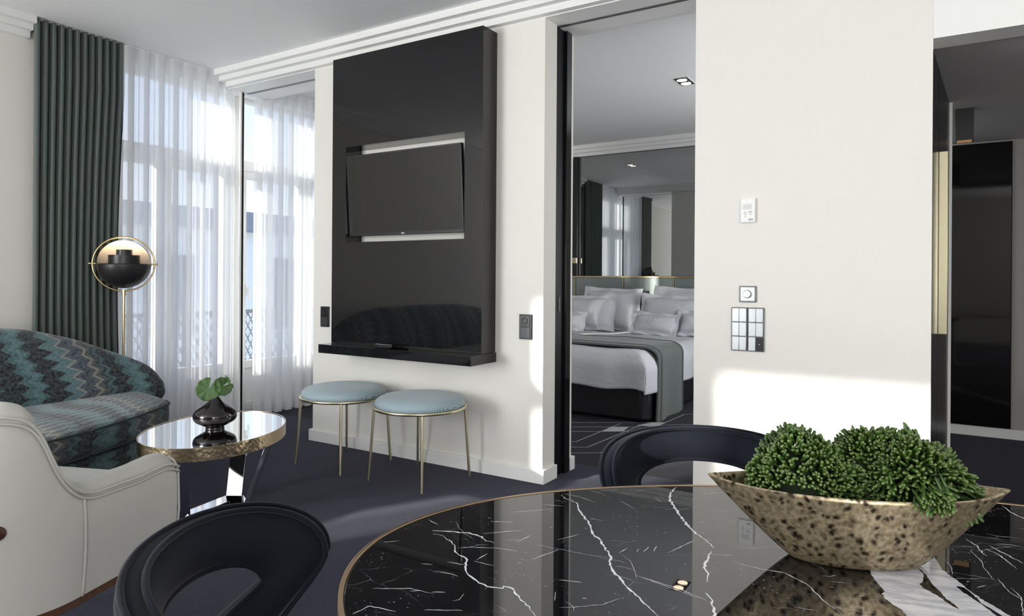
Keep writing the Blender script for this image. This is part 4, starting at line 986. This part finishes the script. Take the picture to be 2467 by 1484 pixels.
def clipell(pts): 
    out = []
    for x, y, z in pts:
        r = math.sqrt((x/(A_-.012))**2+(y/(B_-.012))**2)
        if r > 1: x, y = x/r, y/r
        out.append((x, y, z))
    return out
b.mi = 2; p_ = clipell(jag(PATCH, .75022, .0011)); b.add(p_, [tuple(range(len(p_)))])
b.mi = 0
for q in INC: p_ = jag(q, .75030, .0009); b.add(p_, [tuple(range(len(p_)))])
b.make('marble_top', [M_marble, M_vein, M_patch], tb, smooth=False, merge=False)
def ringband(g0, g1, z0, z1, name, m):
    b = MB(); a, c = ring(g0), ring(g1)
    b.add([(*p, z0) for p in a]+[(*p, z1) for p in a]+[(*p, z0) for p in c]+[(*p, z1) for p in c],
      [q for k in range(n) for q in ((k, (k+1) % n, n+(k+1) % n, n+k), (n+k, n+(k+1) % n, 3*n+(k+1) % n, 3*n+k), (2*n+k, 3*n+k, 3*n+(k+1) % n, 2*n+(k+1) % n), (k, 2*n+k, 2*n+(k+1) % n, (k+1) % n))])
    return b.make(name, m, tb, auto=40, bevel=.001)
ringband(.0075, .0, .716, .7512, 'brass_edge', mat('bronze_edge', (.60, .42, .26), .30, metal=1))
b = MB(); b.lathe([(0, 0), (.30, 0), (.30, .02), (.10, .05), (.075, .12), (.075, .62), (.22, .715), (0, .715)], 56); b.make('pedestal', M_lac2, tb, auto=40)

# ------------------------------------------------------------------ boat bowl, soil, plants
BC = Vector((-.105, 1.217, .7506)); ba = math.atan2(.377, .926)
bw = thing('boat_bowl', 'long boat-shaped bowl with mottled bronze glaze on the marble table', 'bowl', tuple(BC), ba)
LB, HB, WB = .2285, .119, .083
def bowl(u, v, inset=0.0):
    """u round 0..1, v 0 centre of the base .. 1 rim"""
    a = 2*pi*u; L_ = LB; q = v
    # pointed-oval outlines: length grows straight with height, width grows faster
    l_ = lerp(.096, LB, sstep(q)**.0*q**1.0) - inset*1.6; w_ = lerp(.040, WB, q**.62) - inset
    ca, sa = cos(a), sin(a)
    x = l_*math.copysign(abs(ca)**(1.0-.10*q), ca); y = w_*math.copysign(abs(sa)**(1+.75*q), sa)
    z = HB*(q**1.12) + .006*q*abs(ca)**6
    return x, y, z
b = MB(); NU = 128; ks = [0, .015, .05, .1, .18, .28, .4, .52, .64, .76, .88, .96, 1.0]
for r_ in (0,):
    rows = [[bowl(k/NU, v_) for k in range(NU)] for v_ in ks]
    rows.append([(x, y, z+.002) for x, y, z in [bowl(k/NU, 1.0, .002) for k in range(NU)]])
    rows += [[(x, y, z) for x, y, z in [bowl(k/NU, v_, .006) for k in range(NU)]] for v_ in (1.0, .9, .75, .6)]
    vs = [p for r in rows for p in r]; fs = [(i*NU+k, i*NU+(k+1) % NU, (i+1)*NU+(k+1) % NU, (i+1)*NU+k) for i in range(len(rows)-1) for k in range(NU)]
    fs.append(tuple(range(NU-1, -1, -1))); fs.append(tuple((len(rows)-1)*NU+k for k in range(NU)))
b.add(vs, fs); b.make('bowl_body', M_bowl, bw, auto=60)
rnd = random.Random(7)
so_ = thing('soil', 'dark potting soil filling the bronze boat bowl', 'soil', tuple(BC), ba)
b = MB(); 
def soilf(u, v):
    x, y, z = bowl(u, .86, .008); return (x*v, y*v, HB*.80+.008*(1-v*v)+.0022*math.sin(60*x*v+9)*math.sin(80*y*v+3)+.0015*sin(190*x*v))
b.grid(soilf, 120, 24, cu=True); o = b.make('soil_surface', M_soil, so_); so_['kind'] = 'stuff'
o['kind'] = 'stuff'

def capsule(b, p, d, L_, r, rn, seg=6):
    d = d.normalized(); a = Vector((0, 0, 1)) if abs(d.z) < .9 else Vector((1, 0, 0)); n1 = d.cross(a).normalized(); n2 = d.cross(n1)
    sk = [(0, .55), (.12, .85), (.45, 1.0), (.8, 1.02), (.94, .75), (1.0, .25)]
    vs = []
    for t_, k in sk:
        for i in range(seg):
            an = 2*pi*i/seg; vs.append(p+d*L_*t_+(n1*cos(an)+n2*sin(an))*r*k)
    ns = len(sk); base_ = len(b.f); fs = [(j*seg+i, j*seg+(i+1) % seg, (j+1)*seg+(i+1) % seg, (j+1)*seg+i) for j in range(ns-1) for i in range(seg)]+[tuple((ns-1)*seg+i for i in range(seg))]
    b.add(vs, fs)
    for j in range(ns-1):
        for i in range(seg): b.uv[base_+j*seg+i] = [(rn, sk[j][0]), (rn, sk[j][0]), (rn, sk[j+1][0]), (rn, sk[j+1][0])]
    b.uv[base_+(ns-1)*seg] = [(rn, 1)]*seg
    return p+d*L_
def mound(name, label, cx_, cy_, rx, ry, rz_, count, seed, lmin, lmax, rad, droop=0.0, low=-.15, spill=0):
    """a cushion of short branching fleshy stems; centre in bowl-local coordinates"""
    rnd = random.Random(seed); t = thing(name, label, 'plant', tuple(BC+Vector((0, 0, 0))), ba, 'rhipsalis plants in the bronze bowl')
    b = MB(); C = Vector((cx_, cy_, HB*.80))
    ga = pi*(3-5**.5)
    for i in range(count):
        zc = lerp(1, low, (i+.5)/count); rr_ = math.sqrt(max(0, 1-zc*zc)); a = i*ga+rnd.uniform(-.15, .15)
        n_ = Vector((rr_*cos(a), rr_*sin(a), zc))
        lump = 1+.07*sin(5*n_.x+seed)+.06*sin(7*n_.y+2*seed)+.05*sin(9*n_.z+3*a)+rnd.uniform(-.07, .05)
        s_ = Vector((n_.x*rx, n_.y*ry, n_.z*rz_ if n_.z > 0 else n_.z*.035))*lump
        d = Vector((n_.x/rx, n_.y/ry, n_.z/rz_)).normalized(); d = (d*1.0+Vector((rnd.uniform(-.45, .45), rnd.uniform(-.45, .45), rnd.uniform(-.35, .35)-droop*max(0, 1-n_.z)))).normalized()
        L_ = rnd.uniform(lmin, lmax); tip = C+s_; rn = rnd.random()
        if tip.z < HB+.006:
            e_ = (abs(tip.x)/(LB*.93))**1.4+(abs(tip.y)/(WB*.80))**2
            if e_ > .92 and not (spill and tip.y < 0 and abs(tip.x-spill) < .030): continue
            if e_ > .92: tip = Vector((tip.x, -abs(WB*(1-(abs(tip.x)/LB)**1.9))-.012, HB+rnd.uniform(-.016, .012)))
        rj = rad*rnd.uniform(.85, 1.2)
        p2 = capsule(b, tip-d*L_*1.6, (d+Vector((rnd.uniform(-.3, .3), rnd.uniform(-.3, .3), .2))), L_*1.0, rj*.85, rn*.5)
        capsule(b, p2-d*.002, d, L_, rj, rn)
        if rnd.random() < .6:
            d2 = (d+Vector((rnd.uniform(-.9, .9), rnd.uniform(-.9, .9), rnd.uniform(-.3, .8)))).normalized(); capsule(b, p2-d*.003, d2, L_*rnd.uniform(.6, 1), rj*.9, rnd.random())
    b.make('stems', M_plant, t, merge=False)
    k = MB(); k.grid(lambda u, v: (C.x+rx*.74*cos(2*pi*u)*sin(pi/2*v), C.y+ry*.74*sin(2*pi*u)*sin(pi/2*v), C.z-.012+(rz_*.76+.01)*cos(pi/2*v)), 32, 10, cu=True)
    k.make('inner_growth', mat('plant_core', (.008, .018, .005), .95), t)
    return t
mound('rhipsalis', 'dense green mound of short fleshy stems at the left end of the bronze bowl', -.078, .010, .094, .070, .104, 1500, 2, .009, .015, .0025, .1, -.40)
mound('rhipsalis', 'tall green clump of fleshy stems behind, at the middle of the bronze bowl', .034, .030, .066, .046, .112, 800, 5, .011, .018, .0024, .1)
mound('rhipsalis', 'spiky green clump of longer stems drooping over the right of the bronze bowl', .094, .004, .080, .066, .103, 1150, 9, .014, .024, .0024, .55, -.45, .088)

# ------------------------------------------------------------------ bedroom
hb = thing('headboard', 'sage leather panelled headboard with thin brass trim behind the bed', 'headboard', (-2.5, 7.6, 0))
HO = (-2.5, 7.6, 0)
xs = [-4.35, -3.745, -3.114, -2.497, -1.88, -1.26, -.64]
for i in range(len(xs)-1):
    for z0_, z1_ in ((.25, .905), (.912, 1.222)):
        b = MB(HO); b.box(xs[i]+.004, xs[i+1]-.004, 7.50, 7.58, z0_, z1_); b.make('panel', M_sage, hb, bevel=.010, seg=3)
b = MB(HO); b.box(-4.36, -.63, 7.495, 7.58, 1.222, 1.236)
for x in xs: b.box(x-.004, x+.004, 7.494, 7.52, .915, 1.222)
b.make('brass_trim', M_brass, hb, smooth=False, merge=False)
b = MB(HO); b.box(-4.36, -.63, 7.58, 7.66, .1, 1.236); b.make('backing', M_lac2, hb, smooth=False)
mr_ = thing('wall_mirror', 'large smoked mirror above the headboard reflecting the curtained window', 'mirror', (-2.2, 7.66, 1.24))
b = MB((-2.2, 7.66, 1.24)); b.box(-3.76, -.3, 7.652, 7.662, 1.240, 2.725); b.make('glass', M_greymirror, mr_, smooth=False)
b = MB((-2.2, 7.66, 1.24)); b.box(-3.76, -.3, 7.648, 7.67, 2.726, 2.732); b.box(-3.77, -3.758, 7.648, 7.67, 1.24, 2.732); b.make('frame', M_darkalu, mr_, smooth=False, merge=False)
bp_ = thing('black_wall_panel', 'matt black panel beside the smoked mirror over the bed', 'wall panel', (-4.1, 7.66, 1.24))
b = MB((-4.1, 7.66, 1.24)); b.box(-4.36, -3.775, 7.60, 7.675, 1.24, 2.73); b.make('panel', M_lac2, bp_, bevel=.002)
wl = thing('reading_light', 'tiny brass reading light on the black panel beside the mirror', 'wall lamp', (-3.80, 7.60, 1.43))
b = MB(); b.box(-.02, .03, -.03, 0, -.035, .035); b.make('back_plate', M_palebrass, wl, bevel=.003)
b = MB(); b.tube([(0, -.03, 0), (0, -.07, .01), (0, -.09, -.01)], .007, 10); b.make('head', M_palebrass, wl)

bed = thing('bed', 'double bed with white duvet and black valance in the bedroom beyond the doorway', 'bed', (-2.94, 6.4, 0)); BO = (-2.94, 6.4, 0)
b = MB(BO); b.prism([(-3.86, 5.36), (-2.06, 5.36), (-2.0, 5.42), (-1.995, 7.49), (-3.9, 7.49)], .015, .36)
sk = b.make('valance', M_skirt, bed, bevel=.02)
b = MB(BO); b.box(-3.88, -2.02, 5.38, 7.49, .36, .50); b.make('mattress', M_linen, bed, bevel=.05, seg=4)
def duv(u, v):
    """draped duvet: u across -1..1, v along 0 foot .. 1 head ; returns rounded shape"""
    return None
b = MB(BO)
def dfun(u, v):
    # section across: goes up the left side, over, down the right side ; foot closed by v<0.12
    s = -1+2*u; foot = max(0, (.14-v)/.14); vv = max(0, (v-.14)/.86)
    y = lerp(5.36, 7.42, vv)
    ax = abs(s)
    if ax < .74: x = s/.74*.86; z = .600
    else:
        q = (ax-.74)/.26; x = math.copysign(.86+.115*sin(min(1, q*2)*pi/2), s); z = .600-.30*max(0, q*1.0)**1.15-(.02 if q > 0 else 0)*q
    if foot > 0:
        y = 5.36-.09*sin(min(1, foot*2)*pi/2); zf = .600-.31*foot**1.15; z = min(z, zf) if ax < .74 else min(z, zf)
        x *= (1-.03*foot*(1 if ax > .74 else 0))
    r = 1
    z += .008*sin(9*s+3*y)*cos(5*y+2*s)*(1 if ax < .7 else .4) - (.035*max(0, ax-.55)**2*4)
    y += .010*sin(22*s)*foot; x += .008*sin(14*y)*(max(0, ax-.74)/.26)
    if foot > 0 and ax < .8: z += .012*sin(8*s+1)*foot
    return (-2.94+x, y, z)
b.grid(dfun, 90, 70); dv = b.make('duvet', M_linen, bed, sub=1)
md = dv.modifiers.new('solid', 'SOLIDIFY'); md.thickness = .012; md.offset = -1
rn_ = thing('bed_throw', 'grey-green quilted throw laid across the foot of the bed and hanging off its side', 'throw', (-2.94, 5.8, .6)); RO = (-2.94, 5.8, .6)
b = MB(RO)
def rfun(u, v):
    d = u*2.62; y = lerp(5.50, 6.16, v)
    if d < 1.78: x = -3.86+d; z = .632+.006*sin(7*x)*cos(6*y)
    else:
        q = d-1.78; a = min(1, q/.16)*pi/2; x = -2.08+.13*sin(a)+.012*sin(16*y)*min(1, q*2); z = .632-.10*(1-cos(a))-max(0, q-.16)*.93
        y += -.06*(q)*(1-v)+.02*q*v
    z -= .03*max(0, (x+2.35))**1.0*0
    return (x, y, z-.02*max(0, x+2.5))
b.grid(rfun, 90, 22); ro = b.make('quilt', M_runner, rn_); md = ro.modifiers.new('solid', 'SOLIDIFY'); md.thickness = .018
b = MB(RO); fr = lambda u, v: Vector(rfun(u, v))+Vector((.010 if u > .7 else 0, 0, .011 if u < .75 else .004))
b.tube([fr(i/90, .07) for i in range(91)]+[fr(.975, .07+.86*k/10) for k in range(1, 11)]+[fr(1-i/90, .93) for i in range(3, 91)], .004, 6); b.make('border_seam', M_runner, rn_)

def pillow(name, label, x, y, z, W_, H_, T_, lean, rz=0.0, roll=0.0, fl=.045, crest=False, seed=1, group='pillows on the bed'):
    t = thing(name, label, 'pillow', (x, y, z), rz, group)
    rn = random.Random(seed); ph = [rn.uniform(0, 6) for _ in range(4)]
    M3 = Matrix.Rotation(-lean, 4, 'X') @ Matrix.Rotation(roll, 4, 'Y')
    def f(u, v, side):
        a, c = -1+2*u, -1+2*v
        px, pz = a*W_/2, c*H_/2
        ix, iz = min(1, abs(px)/(W_/2-fl)), min(1, abs(pz)/(H_/2-fl))
        t_ = T_/2*max(0, (1-ix**3.0))**.55*max(0, (1-iz**3.0))**.55 + .003
        t_ += .006*sin(5*a+ph[0])*sin(4*c+ph[1])*(t_ > .01)
        px *= 1-.035*(1-abs(c)**2)*abs(a)**3 + 0; pz *= 1-.06*(1-abs(a)**2.0)*abs(c)**3
        wv = .012*sin(7*a+ph[2])*(abs(c) > .85)+.012*sin(6*c+ph[3])*(abs(a) > .88)
        return M3 @ Vector((px, side*t_+wv, pz+H_/2))
    b = MB(); b.grid(lambda u, v: f(u, v, -1), 36, 28); b.grid(lambda u, v: f(u, v, 1), 36, 28, flip=True); b.make('cover', M_linen, t)
    if crest:
        k = MB(); c0 = .5
        for rr_ in (.030,):
            pts = []
            for i in range(40):
                a = 2*pi*i/40; r_ = rr_*(1+.22*cos(6*a)); q = f(.5-.03+r_*cos(a)/W_, .5+r_*1.25*sin(a)/H_, -1); pts.append(q+Vector((0, -.002, 0)))
            k.tube(pts, .0022, 6, closed=True); pts = []
            for i in range(20): a = 2*pi*i/20; q = f(.47+.008*cos(a)/W_, .5+.014*sin(a)/H_, -1); pts.append(q+Vector((0, -.002, 0)))
            k.tube(pts, .0018, 6, closed=True)
        k.make('embroidered_crest', mat('crest_thread', (.56, .57, .60), .6), t)
    return t
MZ = .60
pillow('pillow', 'large white pillow leaning on the headboard at the back of the left stack', -3.22, 7.30, MZ, .74, .52, .16, R(14), roll=R(2), seed=1)
pillow('pillow', 'white pillow standing in front of the largest one on the left side of the bed', -3.40, 7.12, MZ, .66, .44, .15, R(20), roll=R(-1), seed=2)
pillow('pillow', 'small white crested cushion at the front of the left pillows', -3.58, 6.94, MZ, .46, .25, .11, R(24), crest=True, seed=3)
pillow('pillow', 'large white pillow leaning on the headboard at the back of the right stack', -2.36, 7.32, MZ, .74, .53, .16, R(12), roll=R(3), seed=4)
pillow('pillow', 'white pillow standing in front of the largest one on the right side of the bed', -2.44, 7.14, MZ, .74, .46, .16, R(20), roll=R(2), seed=5)
pillow('pillow', 'small white rectangular cushion with embroidered crest in front of the right pillows', -2.54, 6.92, MZ, .54, .27, .12, R(26), roll=R(3), crest=True, seed=6)
pillow('pillow', 'white pillow lying half seen at the right edge of the bed', -2.14, 7.0, MZ, .36, .30, .12, R(24), seed=7)

# recessed twin spots and the corridor downlight
def twin_spot(label, x, y):
    t = thing('recessed_spotlight', label, 'ceiling light', (x, y, HC), 0, 'recessed twin spotlights in the bedroom ceiling')
    b = MB()
    for q in ((-.065, -.058, -.12, .12), (.058, .065, -.12, .12), (-.058, .058, -.12, -.113), (-.058, .058, .113, .12)): b.box(q[0], q[1], q[2], q[3], -.004, .0)
    b.make('frame', M_white, t, smooth=False, merge=False)
    b = MB(); b.box(-.058, .058, -.113, .113, -.0025, -.001); b.make('tray', M_blackmetal, t, smooth=False)
    for s_ in (-1, 1):
        b = MB(); b.lathe([(.042, -.010), (.046, -.010), (.046, -.002), (.042, -.002)], 28, c=(0, s_*.055, 0), cap=False); r_ = b.make('reflector_ring', M_chrome, t)
        b = MB(); b.lathe([(0, -.006), (.042, -.006), (.042, -.003), (0, -.003)], 28, c=(0, s_*.055, 0)); b.make('lens', mat('spot_lens', (1, .9, .75), .4, emit=((1, .82, .58), 5)), t)
twin_spot('twin square spotlight in the bedroom ceiling cut by the edge of the white wall', -1.765, 5.53)
twin_spot('twin spotlight in the bedroom ceiling, seen only in the mirror over the bed', -3.70, 6.10)
t = thing('corridor_downlight', 'black square surface-mounted downlight on the corridor ceiling', 'ceiling light', (.170, 5.15, 2.29))
b = MB(); b.box(-.048, .048, -.048, .048, -.20, 0); c = b.make('housing', M_blackmetal, t, bevel=.001)
b = MB(); b.box(-.040, .040, -.040, .040, -.2015, -.200); b.make('reflector', mat('warm_reflector', (.55, .36, .18), .35, metal=1, emit=((1, .55, .25), .25)), t, smooth=False)
d = bpy.data.lights.new('corridor_downlight_lamp', 'SPOT'); d.energy = 2; d.spot_size = R(80); d.color = (1, .72, .45); d.shadow_soft_size = .03
o = bpy.data.objects.new('corridor_downlight_lamp', d); COL.objects.link(o); o.parent = t; o.location = (0, 0, -.21)
d = bpy.data.lights.new('floor_lamp_glow', 'POINT'); d.energy = 1.3; d.color = (1, .74, .45); d.shadow_soft_size = .02
o = bpy.data.objects.new('floor_lamp_glow', d); COL.objects.link(o); o.parent = lp; o.location = (0, 0, LZ+.115)
